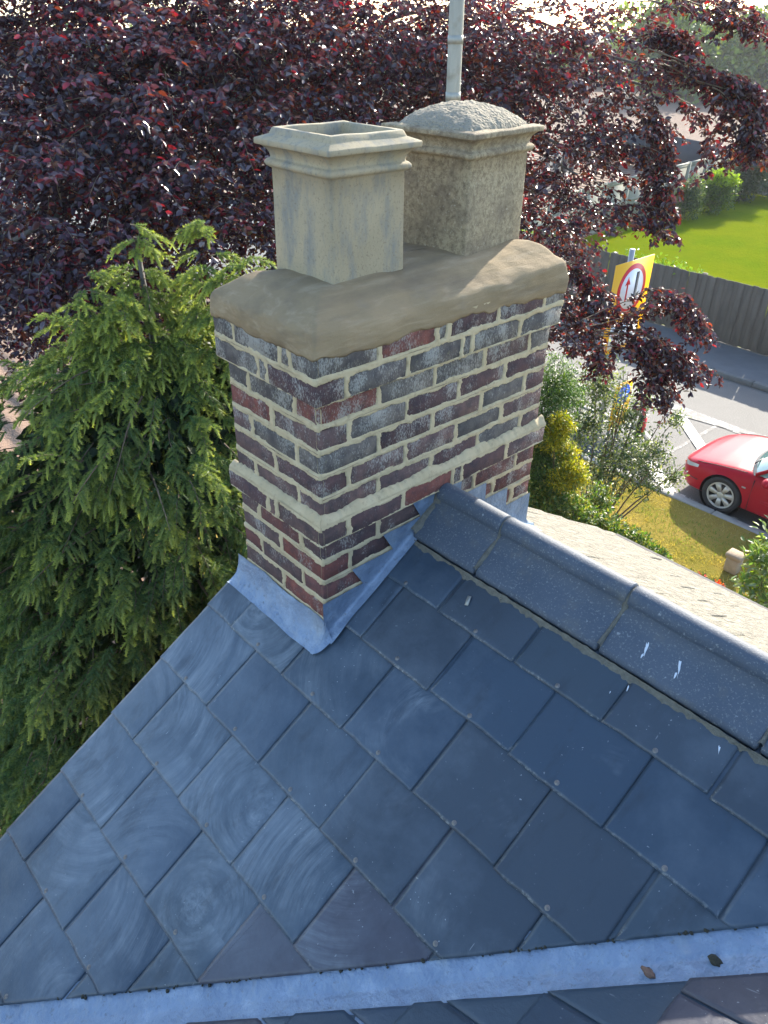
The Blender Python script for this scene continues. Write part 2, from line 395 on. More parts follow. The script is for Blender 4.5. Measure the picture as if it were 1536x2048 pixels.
# ground materials
k = N('soil_field'); wp = k.pos()
c = k.mix(k.noise(wp, 0.35, 6, 0.65), (0.13, 0.078, 0.052), (0.22, 0.145, 0.098))
fw = k.n('ShaderNodeTexWave', {'Vector': k.pos((0.55, 1.0, 1)), 'Scale': 0.55, 'Distortion': 2.5, 'Detail': 3}, wave_type='BANDS', bands_direction='Y').outputs[1]
c = k.mix(k.math('MULTIPLY', fw, 0.35), c, (0.10, 0.066, 0.048))
k.set(Base_Color=c, Roughness=0.95); k.bump(k.math('ADD', k.noise(wp, 3, 6, 0.7), fw), 0.8, 0.25); M_field = k.m
def grass_mat(name, a, b, dry, dryamt, sc):
    k = N(name); wp = k.pos()
    c = k.mix(k.noise(wp, sc, 6, 0.7), a, b)
    c = k.mix(k.ramp(k.noise(wp, sc*0.13, 4, 0.6), [(0.5-dryamt*0.25, 0.0), (0.62, dryamt)]), c, dry)
    k.set(Base_Color=c, Roughness=1.0); k.b.inputs['Specular IOR Level'].default_value = 0.0
    k.bump(k.noise(k.pos((1, 1, 1)), sc*3.0, 5, 0.75), 0.9, 0.06); return k.m
M_verge = grass_mat('dry_verge_turf', (0.12, 0.125, 0.016), (0.25, 0.215, 0.04), (0.37, 0.26, 0.07), 0.85, 7.0)
M_lawn = grass_mat('mown_lawn', (0.062, 0.112, 0.0015), (0.135, 0.175, 0.003), (0.165, 0.172, 0.005), 0.5, 3.2)
k = N('asphalt'); wp = k.pos()
c = k.mix(k.noise(wp, 1.2, 5, 0.6), (0.068, 0.064, 0.058), (0.115, 0.108, 0.098))
c = k.mix(k.ramp(k.noise(wp, 45, 4, 0.75), [(0.5, 0.0), (0.7, 0.8)]), c, (0.19, 0.18, 0.16))
k.set(Base_Color=c, Roughness=0.78); k.bump(k.noise(wp, 60, 4, 0.7), 0.7, 0.01); M_asph = k.m
M_path = simple('worn_footway', (0.10, 0.10, 0.10), 0.85, var=0.3, scale=3, bump=0.3)
M_kerb = simple('concrete_kerb', (0.27, 0.255, 0.225), 0.85, var=0.25, scale=12, bump=0.3)
k = N('worn_road_paint'); wp = k.pos()
c = k.mix(k.ramp(k.noise(wp, 9, 6, 0.75), [(0.36, 0.0), (0.5, 1.0)]), (0.12, 0.115, 0.10), (0.62, 0.60, 0.53))
k.set(Base_Color=c, Roughness=0.7); M_paint = k.m
k = N('faint_road_paint'); wp = k.pos()
c = k.mix(k.ramp(k.noise(wp, 7, 6, 0.8), [(0.48, 0.0), (0.64, 1.0)]), (0.10, 0.096, 0.088), (0.45, 0.43, 0.38))
k.set(Base_Color=c, Roughness=0.75); M_paint2 = k.m

def wood(name, a, b, sc=9):
    k = N(name); v = k.objc((1, 1, 0.12))
    c = k.mix(k.noise(v, sc, 6, 0.7), a, b); c = k.mix(k.ramp(k.noise(k.objc((1, 1, 0.5)), 3, 4), [(0.5, 0.0), (0.75, 0.6)]), c, tuple(x*0.6 for x in a))
    k.set(Base_Color=c, Roughness=0.88); k.bump(k.noise(v, sc*3, 5, 0.7), 0.6, 0.01); return k.m
M_fence = wood('weathered_fence_board', (0.062, 0.050, 0.038), (0.130, 0.108, 0.083))
M_fence2 = wood('grey_green_panel', (0.17, 0.165, 0.13), (0.29, 0.275, 0.22))
M_fence3 = wood('grey_panel', (0.16, 0.145, 0.125), (0.24, 0.22, 0.19))
M_dark = simple('dark_screen_panel', (0.030, 0.030, 0.036), 0.8, var=0.2, scale=3)
M_bark = N('bark'); kk = M_bark
cc = kk.mix(kk.noise(kk.pos((1, 1, 0.25)), 25, 6, 0.7), (0.055, 0.048, 0.042), (0.17, 0.155, 0.14)); kk.set(Base_Color=cc, Roughness=0.9)
kk.bump(kk.noise(kk.pos((1, 1, 0.25)), 40, 5), 0.8, 0.02); M_bark = kk.m
M_twig = simple('twig', (0.12, 0.085, 0.05), 0.8, var=0.3, scale=30)
def leafmat(name, rough, trans, tmix, spec=0.5, tboost=(1, 1, 1)):
    k = N(name); a = k.attr('tint').outputs['Color']
    k.set(Base_Color=a, Roughness=rough); k.b.inputs['Specular IOR Level'].default_value = spec
    tr = k.n('ShaderNodeBsdfTranslucent', {'Color': k.mix(1.0, a, tboost, 'MULTIPLY') if trans is None else trans})
    if trans is not None: k.put(tr.inputs[0], k.mix(1.0, a, trans, 'MULTIPLY'))
    mx = k.n('ShaderNodeMixShader', {0: tmix}); k.t.links.new(k.b.outputs[0], mx.inputs[1]); k.t.links.new(tr.outputs[0], mx.inputs[2])
    k.t.links.new(mx.outputs[0], k.out.inputs[0]); return k.m
M_beech = leafmat('copper_beech_leaf', 0.26, (2.7, 1.15, 1.0), 0.30, 0.7)
M_needle = leafmat('conifer_needle', 0.5, (1.3, 1.3, 0.7), 0.46, 0.35)
M_leaf = leafmat('green_leaf', 0.38, (1.6, 1.7, 0.6), 0.38, 0.5)
M_black = simple('black_plastic', (0.012, 0.012, 0.013), 0.5)
M_rubber = simple('tyre_rubber', (0.022, 0.022, 0.023), 0.8, var=0.2, scale=30)
M_silver = simple('wheel_silver', (0.50, 0.48, 0.42), 0.45, metal=0.4)
k = N('red_car_paint'); k.set(Base_Color=(0.36, 0.009, 0.022), Roughness=0.28); k.b.inputs['Coat Weight'].default_value = 0.0; k.b.inputs['Coat Roughness'].default_value = 0.15; k.b.inputs['Specular IOR Level'].default_value = 0.16; M_red = k.m
k = N('car_glass'); k.set(Base_Color=(0.10, 0.17, 0.16), Roughness=0.05); k.b.inputs['Specular IOR Level'].default_value = 0.8; M_glass = k.m
k = N('lamp_glass'); k.set(Base_Color=(0.36, 0.37, 0.34), Roughness=0.2); M_lamp = k.m
M_amber = simple('amber_lens', (0.75, 0.16, 0.03), 0.3)
M_yel = simple('sign_yellow', (0.85, 0.43, 0.0), 0.45)
M_white = simple('sign_white', (0.72, 0.73, 0.74), 0.45)
M_sred = simple('sign_red', (0.62, 0.012, 0.02), 0.45)
M_blk = simple('sign_black', (0.012, 0.012, 0.012), 0.5)
M_blue = simple('sign_blue', (0.02, 0.12, 0.55), 0.45)
M_greypost = simple('grey_post', (0.33, 0.34, 0.35), 0.5, metal=0.3)
M_block = simple('rough_wooden_block', (0.34, 0.26, 0.17), 0.9, var=0.3, scale=15, bump=0.5)
M_moss = simple('dark_moss', (0.035, 0.035, 0.022), 0.95, var=0.6, scale=90, bump=0.8)
M_frag = simple('brown_mortar_fragment', (0.17, 0.105, 0.075), 0.95, var=0.4, scale=80, bump=0.8)
M_drop = simple('bird_dropping', (0.52, 0.56, 0.60), 0.8)
#@@PART2
# ================================================================== house roof
TH = R(31.834); CT, ST = math.cos(TH), math.sin(TH); Z0 = -0.9033
def P1(x, s, h=0.0):
    """near slope: x along the ridge, s down the slope (0 under the chimney front), h above the rafters"""
    x, s, h = np.broadcast_arrays(np.asarray(x, float), np.asarray(s, float), np.asarray(h, float))
    return np.stack([x, -s*CT-h*ST, Z0-s*ST+h*CT], -1)
VA, VB = 0.905, -1.152                      # edge of the cut slates along the valley: y = VB + VA*x
GR = -5.80                                   # ground level
house = thing('house', (2.2, 0.5, GR), 'slate roofed house carrying the brick chimney, gable end on the left', 'house')
VERGE = -0.495; W_, G_ = 0.30, 0.2439; XA = 0.2604; V0 = -0.5595
LINES = [V0+G_*i for i in range(0, 11)]; LINES[1] = -0.282

# rafters and underlay of the three slopes
def poly_sheet(name, pts, mat, parent, th=0.03, nrm=(0, 0, 1)):
    pts = np.array(pts); n = len(pts); d = np.array(nrm)*th
    V = np.concatenate([pts, pts-d]); F = [tuple(range(n)), tuple(range(n, 2*n))[::-1]]+[(i, n+i, n+(i+1) % n, (i+1) % n) for i in range(n)]
    return obj(name, V, F, mat, parent)
def yv(x, off=0.0): return VB+VA*x+off
slope = poly_sheet('roof_slope', [P1(VERGE+0.02, -0.585), P1(1.80, -0.585), P1(1.80, -yv(1.80, -0.06)/CT), P1(-2.2, -yv(-2.2, -0.06)/CT)][:3]+[P1(-0.02, -yv(-0.02, -0.06)/CT), P1(VERGE+0.02, 1.9)], M_felt, house, 0.03, (0, -ST, CT))
far_slope = poly_sheet('roof_slope', [(VERGE+0.02, 0.502, -0.603), (6.0, 0.502, -0.603), (6.0, 2.52, -0.603-2.02*0.6208), (VERGE+0.02, 2.52, -0.603-2.02*0.6208)][::-1], M_felt, house, 0.03, (0, ST, CT))

def clip(poly, a, b, c):
    """keep the side a*u+b*v+c >= 0"""
    out = []
    for i in range(len(poly)):
        p, q = poly[i], poly[(i+1) % len(poly)]; dp, dq = a*p[0]+b*p[1]+c, a*q[0]+b*q[1]+c
        if dp >= 0: out.append(p)
        if (dp >= 0) != (dq >= 0):
            t = dp/(dp-dq); out.append((p[0]+t*(q[0]-p[0]), p[1]+t*(q[1]-p[1])))
    return out
def slate_mesh(poly, t=0.006, bord=0.011, seed=0, rough=0.0012):
    """poly in local (u, v), v down the slope; returns a prism with dressed (chamfered, slightly ragged) edges"""
    rg = np.random.default_rng(seed); pts = []
    for i in range(len(poly)):
        p = np.array(poly[i]); q = np.array(poly[(i+1) % len(poly)]); L = np.linalg.norm(q-p); n = max(1, int(L/0.045))
        for j in range(n):
            pts.append(p+(q-p)*j/n + (rg.normal(0, rough if abs(q[1]-p[1]) < 0.7*L else rough*0.25, 2) if j else 0))
    pts = np.array(pts); n = len(pts); cen = pts.mean(0)
    prv = np.roll(pts, 1, 0); nxt = np.roll(pts, -1, 0); tg = norm(nxt-prv); inn = np.stack([-tg[:, 1], tg[:, 0]], -1)
    sgn = np.sign(((cen-pts)*inn).sum(1).sum()); inn *= sgn
    ins = pts+inn*bord
    V = np.concatenate([np.c_[ins, np.zeros(n)], np.c_[pts, np.full(n, -0.0013)+rg.uniform(-0.0006, 0.0004, n)], np.c_[pts, np.full(n, -t)]])
    F = [tuple(range(n))]+[(i, n+i, n+(i+1) % n, (i+1) % n) for i in range(n)]+[(n+i, 2*n+i, 2*n+(i+1) % n, n+(i+1) % n) for i in range(n)]
    tint = np.zeros((3*n, 3)); tail = np.clip((pts[:, 1]-(pts[:, 1].max()-0.03))/0.02, 0, 1); tint[n:2*n] = tail[:, None]; tint[2*n:] = tail[:, None]; tint[:n] = 0.0
    # face orientation: +z up for the top
    a = 0.5*np.sum(pts[:, 0]*nxt[:, 1]-nxt[:, 0]*pts[:, 1])
    if a < 0: F = [f[::-1] for f in F]
    return V, F, tint
def area(poly): return abs(0.5*sum(poly[i][0]*poly[(i+1) % len(poly)][1]-poly[(i+1) % len(poly)][0]*poly[i][1] for i in range(len(poly))))
TONES = [(0.031, 0.052, 0.074), (0.026, 0.046, 0.070), (0.036, 0.056, 0.075), (0.029, 0.051, 0.077), (0.036, 0.052, 0.069)]
PURP = [(0.052, 0.052, 0.066), (0.056, 0.054, 0.066)]
sc_ = [0]
def lay_slate(poly, frame, mat, parent, tone):
    """frame(u,v)->(origin, ex, ev, en) ; poly is (u,v) in slope coordinates"""
    if len(poly) < 3 or area(poly) < 0.0006: return
    c = np.mean(np.array(poly), 0); loc = [(p[0]-c[0], p[1]-c[1]) for p in poly]
    sc_[0] += 1
    V, F, tint = slate_mesh(loc, seed=sc_[0])
    me = meshF('slate', V, F, False, tint); me.materials.append(mat)
    o = bpy.data.objects.new('slate', me)
    O, eu, ev = frame(c[0], c[1]); en = np.cross(eu, ev)
    M_ = Matrix(((eu[0], ev[0], en[0], O[0]), (eu[1], ev[1], en[1], O[1]), (eu[2], ev[2], en[2], O[2]), (0, 0, 0, 1)))
    put(o, parent); o.matrix_basis = M_; o.color = (*tone, 1)
    return o
rgS = np.random.default_rng(3)
rivet_pts = []
# ---- near slope: eu = -x so that (eu, ev=down, en=out) is right handed
def course(kc):
    s1 = LINES[kc]; s0 = max(s1-0.52, -0.565)
    half = 0.5 if kc % 2 == 0 else 0.0
    us = [-3.0+half+i for i in range(0, 10)]
    cuts = sorted([VERGE]+[XA+W_*u for u in us if VERGE+0.06 < XA+W_*u < 2.2])
    for i in range(len(cuts)-1):
        xl, xr = cuts[i], cuts[i+1]
        g = 0.0016+rgS.uniform(0, 0.0012)
        if rgS.random() < 0.15: g += 0.0015
        jl = rgS.normal(0, 0.002); ds = rgS.normal(0, 0.0022); rot = rgS.normal(0, 0.004)
        a = xl+(g if i > 0 else 0)+jl*(i > 0); b = xr-g+jl
        lo = a
        if kc <= 2: a = max(a, -0.02); lo = a
        if b-a < 0.01: continue
        s1j = s1+ds
        poly = [(a, s0), (b, s0), (b, s1j+rot*W_*0.5), (a, s1j-rot*W_*0.5)]
        # valley cut: y >= VB+VA*x, y=-s*CT  ->  -VA*x - CT*s - VB >= 0
        poly = clip(poly, -VA, -CT, -VB)
        if len(poly) < 3: continue
        hs = 0.0145; sl_ = 0.0268
        tone = TONES[rgS.integers(len(TONES))]
        key = (kc, round((0.5*(xl+xr)-XA)/W_, 1))
        if key in ((7, -2.0), (7, -1.8), (6, 1.0), (5, 1.5)): tone = PURP[rgS.integers(2)]
        ev = P1(0, 1, sl_)-P1(0, 0, 0); ev = ev/np.linalg.norm(ev); eu = np.array([-1.0, 0, 0]); 
        def frame(u, s_, s1j=s1j): return P1(-u, s_, hs-sl_*(s1j-s_)), eu, ev
        pl = [(-p[0], p[1]) for p in poly]
        o = lay_slate(pl, frame, M_slate, slope, tuple(np.array(tone)*rgS.uniform(0.92, 1.08)))
        xm = 0.5*(xl+xr) if xl > VERGE else XA+W_*(round((xr-XA)/W_*2)/2-0.5)
        if xm > VERGE+0.03 and -(s1-0.02)*CT > yv(xm)+0.02 and not (xm < 0.04 and s1 < 0.12): rivet_pts.append((xm+rgS.normal(0, 0.004), s1-0.018+rgS.normal(0, 0.002), 1))
for kc in range(1, 10): course(kc)
# ---- far slope, lit by the sun
def P2(x, s, h=0.0):
    return np.array([x, 0.5+s*CT+h*ST, -0.600-s*ST+h*CT])
for kc in range(0, 11):
    s1 = 0.115+G_*kc; half = 0.5*(kc % 2)
    cuts = [VERGE]+[VERGE+W_*(u+1-half) for u in range(0, 9)]
    for i in range(len(cuts)-1):
        a, b = cuts[i]+0.0008, cuts[i+1]-0.0008
        if kc <= 3 and b < 0.05: continue
        if kc <= 1: a = max(a, 0.0)
        ds = rgS.normal(0, 0.004); rot = rgS.normal(0, 0.01)
        poly = [(a, max(s1-0.42, 0.0)), (b, max(s1-0.42, 0.0)), (b, s1+ds+rot*W_/2), (a, s1+ds-rot*W_/2)]
        ev = P2(0, 1, 0.0268)-P2(0, 0, 0); ev /= np.linalg.norm(ev); eu = np.array([1.0, 0, 0])
        hj = rgS.normal(0.0, 0.0018)
        lay_slate(poly, lambda u, s_, s1=s1: (P2(u, s_, 0.0145+hj-0.0268*(s1-s_)), eu, ev), M_slate3, far_slope, (0.2, 0.19, 0.16))
# ---- cross wing whose slope meets the near slope in the valley
T2 = R(29.35); C2, S2 = math.cos(T2), math.sin(T2)
vc = np.array([-0.051, -1.198, 0.0])+0.05*np.array([0.67, -0.742, 0]); vc[2] = Z0+0.6208*vc[1]
vdir = norm(np.array([1.0, VA, VA*0.6208]))
def P3(s, y, h=0.0):
    """cross wing slope: s up the slope from x = vc.x"""
    return np.array([vc[0]+s*C2-h*S2, y, vc[2]+s*S2+h*C2])
wing = poly_sheet('roof_slope', [P3((-0.6), -1.9), P3(2.6, -1.9)] + [P3(2.6, vc[1]+VA*2.6*C2), P3(-0.6, vc[1]-VA*0.6*C2)], M_felt, house, 0.03, (-S2, 0, C2))
sl0 = (1.335-vc[0])/C2
for kc in range(-8, 6):
    stail = sl0+kc*G_                                    # lower edge of the course
    yoff = -0.12 if kc % 2 == 0 else -0.272
    for i in range(-8, 8):
        y0, y1 = yoff+i*W_, yoff+(i+1)*W_
        if y1 < -1.8: continue
        g = 0.003+rgS.uniform(0, 0.002)
        poly = [(-(y0+g), stail+0.42), (-(y1-g), stail+0.42), (-(y1-g), stail), (-(y0+g), stail)]
        # valley: y <= line of the cut, offset 0.05 beyond the valley centre
        # y <= vc.y + VA*(s*C2) - 0.068  with y = -u
        poly = clip(poly, 1.0, VA*C2, vc[1]-0.068)
        poly = [(p[0], p[1]) for p in poly]
        if len(poly) < 3: continue
        evd = P3(-1, 0, 0.0268)-P3(0, 0, 0); evd /= np.linalg.norm(evd); eu3 = np.array([0, -1.0, 0])
        pl = [(-p[0], -p[1]) for p in poly]
        eu3 = np.array([0, 1.0, 0])
        def frame3(u, v_, st=stail): return P3(-v_, u, 0.0145-0.0268*(-v_-st)), eu3, evd
        tone = PURP[rgS.integers(2)] if rgS.random() < 0.4 else TONES[rgS.integers(len(TONES))]
        o = lay_slate(pl, frame3, M_slate2, wing, tuple(np.array(tone)*rgS.uniform(0.9, 1.1)))
# rivets
mb = MB(); mb.lathe([(0.0001, 0.0006), (0.0016, 0.0018), (0.0026, 0.0014), (0.0032, 0.0002), (0.0062, 0.0003), (0.0072, -0.0004)], (0, 0, 0), 2, 12)
rme = meshF('disc_rivet', np.concatenate(mb.V), mb.F, True); rme.materials.append(M_rivet)
for (x, s_, q) in rivet_pts:
    p = P1(x, s_, 0.0148); M_ = Matrix.Translation(p.tolist()) @ Matrix.Rotation(TH, 4, 'X')
    o = objm('disc_rivet', rme, slope, M_)

# ridge tiles
def ridge_tile(x0, x1):
    a = [(-0.118, 0.004), (-0.119, -0.012), (-0.106, -0.012)]
    r = 0.035
    zc = 0.060
    roll = [(r*math.cos(t), zc+r*math.sin(t)) for t in np.linspace(R(215), R(-35), 15)]
    tp = lambda d: 0.052-0.6208*abs(d)-0.010*(abs(d)/0.135)**2
    pts = [(-0.135, tp(0.135)-0.030), (-0.138, tp(0.138)-0.004), (-0.130, tp(0.13))]+[(-0.075, tp(0.075)+0.0)]+roll+[(0.075, tp(0.075)), (0.130, tp(0.13)), (0.138, tp(0.138)-0.004), (0.135, tp(0.135)-0.030)]
    pts += [(0.05, -0.015), (-0.05, -0.015)]
    pts = np.array(pts); n = len(pts)
    xs = np.concatenate([[x0, x0+0.004], np.linspace(x0+0.03, x1-0.03, 8), [x1-0.004, x1]])
    sc = np.ones(len(xs)); sc[0] = sc[-1] = 0.975
    Pm = np.zeros((len(xs), n, 3))
    for i, x in enumerate(xs):
        q = pts*sc[i]; Pm[i, :, 0] = x; Pm[i, :, 1] = 0.5+q[:, 0]; Pm[i, :, 2] = -0.595+q[:, 1]
    nz = fbm(Pm[..., 0]*9, Pm[..., 1]*9, Pm[..., 2]*9, 5)*0.0014; Pm[..., 2] += nz
    F = [tuple(f) for f in gridF(len(xs), n, True)]+[tuple(range(n)), tuple(range((len(xs)-1)*n, len(xs)*n))[::-1]]
    V = Pm.reshape(-1, 3)-np.array([(x0+x1)/2, 0.5, -0.595])
    import bmesh
    me = meshF('ridge_tile', V, F, True); me.materials.append(M_ridge)
    bm = bmesh.new(); bm.from_mesh(me); bmesh.ops.recalc_face_normals(bm, faces=bm.faces); bm.to_mesh(me); bm.free()
    o = bpy.data.objects.new('ridge_tile', me); put(o, house); o.matrix_basis = Matrix.Translation(((x0+x1)/2, 0.5, -0.595)) @ Matrix.Rotation(random.gauss(0, 0.004), 4, 'Z')
    return o
jx = [0.012, 0.290, 0.742, 1.195, 1.648, 2.10, 2.55]
for i in range(len(jx)-1): ridge_tile(jx[i]+0.004, jx[i+1]-0.004)
# bedding: joints between tiles and ragged bead under the wings
for x in jx[:5]:
    n = 26; t = np.linspace(-1, 1, n); d = t*0.139
    Pm = np.zeros((n, 5, 3)); wv = 0.009+0.004*fbm(t*6, x*10, 0, 2)
    if x < 0.05: wv = wv+0.012
    for j, (ox, oh) in enumerate(((-1, -0.008), (-0.6, 0.0015), (0, 0.0035), (0.6, 0.0015), (1, -0.008))):
        Pm[:, j, 0] = x+ox*wv; Pm[:, j, 1] = 0.5+d
        hh = np.where(np.abs(d) < 0.034, 0.052+np.sqrt(np.maximum(0.031**2-d*d, 0)), 0.052-0.6208*np.abs(d))
        hh = np.maximum(hh, 0.052-0.6208*np.abs(d))
        Pm[:, j, 2] = -0.595+hh+oh+0.0015*fbm(t*14, j*1.3, x, 4)
    gridobj('bedding_joint', Pm, M_joint, house)
xs = np.linspace(0.03, 2.3, 420)
for sg in (-1,):
    Pm = np.zeros((len(xs), 5, 3)); ww = 0.010+0.006*fbm(xs*40, 0, 0, 8)
    for j, (o1, oh) in enumerate(((-0.2, 0.014), (0.25, 0.008), (0.6, 0.004), (0.9, 0.0015), (1.1, -0.002))):
        s_ = -(0.5-0.135)/CT+ww*o1*1.4
        Pm[:, j] = P1(xs, s_, 0.0075+oh+0.002*fbm(xs*70, j*0.7, 0, 9))
    gridobj('bedding_mortar', Pm, M_joint, house)

# lead valley
t = np.linspace(-0.9, 2.52, 270); q = np.linspace(-0.085, 0.085, 25)
Pm = np.zeros((len(t), len(q), 3))
side = np.array([0.67, -0.742])
for j, qq in enumerate(q):
    base = vc+np.outer(t, vdir/np.hypot(vdir[0], vdir[1]))
    xx = base[:, 0]+side[0]*qq; yy = base[:, 1]+side[1]*qq
    z1 = Z0+0.6208*yy; z2 = vc[2]+math.tan(T2)*(xx-vc[0])
    kq = 0.02
    zz = np.maximum(z1, z2)+kq*np.exp(-(qq/0.03)**2)*0.25
    Pm[:, j, 0] = xx; Pm[:, j, 1] = yy; Pm[:, j, 2] = zz+0.0045+0.0016*fbm(t*8, qq*30, 0, 11)
gridobj('lead_valley', Pm, M_lead, house, flip=True)

# eave board, verge and gable wall (below the photograph's view, but the roof stands on them)
mb = MB(); mb.add(*(lambda yy, zz: (np.array([[VERGE+0.03, a, b] for a, b in zip(yy, zz)]+[[VERGE+0.055, a, b] for a, b in zip(yy, zz)]), [(0,1,2,3)[::-1], (4,5,6,7), (0,4,5,1), (1,5,6,2), (2,6,7,3), (3,7,4,0)]))([-1.70, -0.01, -0.01, -1.70], [Z0-1.70*0.6208-0.03, Z0-0.03, Z0-0.18, Z0-1.70*0.6208-0.18]))
mb.build('barge_board', M_dark, house)
mb = MB()
mb.prism([(-1.55, GR), (2.35, GR), (2.35, -0.70-1.85*0.6208), (0.5, -0.70), (-1.55, -0.70-2.05*0.6208)], 0, -0.43, -0.20)
mb.build('gable_wall', M_gable, house)
mb = MB(); mb.box((-0.2, 2.12, GR), (6.0, 2.35, -1.86)); mb.build('side_wall', M_gable, house)
mb = MB(); mb.box((-0.43, 2.52, -1.98), (6.0, 2.62, -1.89)); mb.build('gutter', M_dark, house)

# ================================================================== chimney
D, WD, E = 0.44, 1.0025, 0.0225
chim = thing('chimney_stack', (-0.22, 0.5, -1.0), 'weathered brick chimney stack with smooth cement flaunching and two square pots', 'chimney')
rgB = np.random.default_rng(11)
def tone_for(cidx, side):
    """charcoal at the top of the stack, purple brown lower, odd red ones"""
    t = min(max((cidx-1)/10.0, 0), 1)
    ch = np.array([0.122, 0.106, 0.092]); pu = np.array([0.135, 0.083, 0.074]); rd = np.array([0.195, 0.066, 0.050]); dk = np.array([0.090, 0.050, 0.048])
    r = rgB.random()
    if r < 0.75-1.1*t: c = ch
    elif r < 0.80-0.25*t: c = pu
    elif r < 0.97-0.12*t: c = dk
    else: c = rd
    if cidx >= 9 and rgB.random() < 0.55: c = 0.5*rd+0.5*dk
    lic = np.clip(0.95-0.95*t+rgB.normal(0, 0.12), 0.0, 1.0)
    return np.array(c)*rgB.uniform(0.8, 1.2), float(lic)
bcache = {}
def brick(x0, x1, y0, y1, z0, z1, cidx):
    d = (round(x1-x0, 4), round(y1-y0, 4), round(z1-z0, 4)); vkey = d+(int(rgB.integers(4)),)
    if vkey not in bcache:
        V, F = chamfer((-d[0]/2, -d[1]/2, -d[2]/2), (d[0]/2, d[1]/2, d[2]/2), 0.0045, 0.0016, rgB)
        me = meshF('brick', V, F); me.materials.append(M_brick); bcache[vkey] = me
    o = bpy.data.objects.new('brick', bcache[vkey]); put(o, chim)
    M_ = Matrix.Translation(((x0+x1)/2+rgB.normal(0, 0.001), (y0+y1)/2+rgB.normal(0, 0.001), (z0+z1)/2+rgB.normal(0, 0.0012)))
    M_ = M_ @ Matrix.Rotation(rgB.normal(0, 0.006), 4, 'X') @ Matrix.Rotation(rgB.normal(0, 0.005), 4, 'Z')
    o.matrix_basis = M_
    c, l = tone_for(cidx, 0); o.color = (*c, l)
def splitlen(a, b, items):
    out = []; p = a
    for L in items: out.append((p, p+L)); p += L+0.01
    return out
HB = 0.102; SB = 0.215
VJ = {}                                          # vertical joints per course for the pointing: right face y list, left face x list
for c in range(1, 15):
    zt = 0.075*(2-c)-0.005 if c > 1 else 0.07; zb = 0.075*(1-c)+0.005
    zt = 0.075*(1-c)+0.070; 
    e = E if c in (1, 2, 8) else 0.0
    x0, x1, y0, y1 = -D-e, e, -e, WD+e
    typeA = c % 2 == 1
    cl = 0.035
    if typeA:
        rt = [SB, SB]+([cl] if e else [])+[SB, SB]; ys = splitlen(y0, y1, rt)
        yend = ys[-1][1]+0.01
        for (a, b) in ys: brick(x1-HB, x1, a, b, zb, zt, c); brick(x0, x0+HB, a, b, zb, zt, c)
        brick(x1-SB, x1, yend, y1, zb, zt, c); brick(x0, x0+SB, yend, y1, zb, zt, c)
        xm = (x0+HB+0.01, x1-HB-0.01)
        if e:
            brick(xm[0]+SB+0.01-0.0*e, xm[1], y0, y0+HB, zb, zt, c) if xm[1]-(xm[0]+SB+0.01) > 0.02 else None
            brick(xm[0], xm[0]+SB, y0, y0+HB, zb, zt, c)
            VJ[c] = ([b+0.005 for a, b in ys], [xm[0]-0.005, xm[0]+SB+0.005, xm[1]+0.005])
        else:
            brick(xm[0], xm[1], y0, y0+HB, zb, zt, c)
            VJ[c] = ([b+0.005 for a, b in ys], [xm[0]-0.005, xm[1]+0.005])
    else:
        rest = [SB, SB]+([cl] if e else [])+[SB, SB]
        ys = splitlen(y0+HB+0.01, y1, rest)
        for (a, b) in ys: brick(x1-HB, x1, a, min(b, y1), zb, zt, c); brick(x0, x0+HB, a, min(b, y1), zb, zt, c)
        xs_ = splitlen(x0, x1, [SB]+([cl] if e else [])+[SB])
        for (a, b) in xs_: brick(a, b, y0, y0+HB, zb, zt, c)
        VJ[c] = ([y0+HB+0.005]+[b+0.005 for a, b in ys[:-1]], [b+0.005 for a, b in xs_[:-1]])
        brick(x0+HB+0.01, x1-HB-0.01, y1-HB, y1, zb, zt, c)
# mortar behind the bricks
mb = MB(); mb.box((-D+0.006, 0.006, -1.10), (-0.006, WD-0.006, 0.10)); mb.build('mortar_core', M_mortar, chim)
mb = MB(); mb.box((-D-E+0.006, -E+0.006, -0.068), (E-0.006, WD+E-0.006, 0.08)); mb.build('mortar_core', M_mortar, chim)
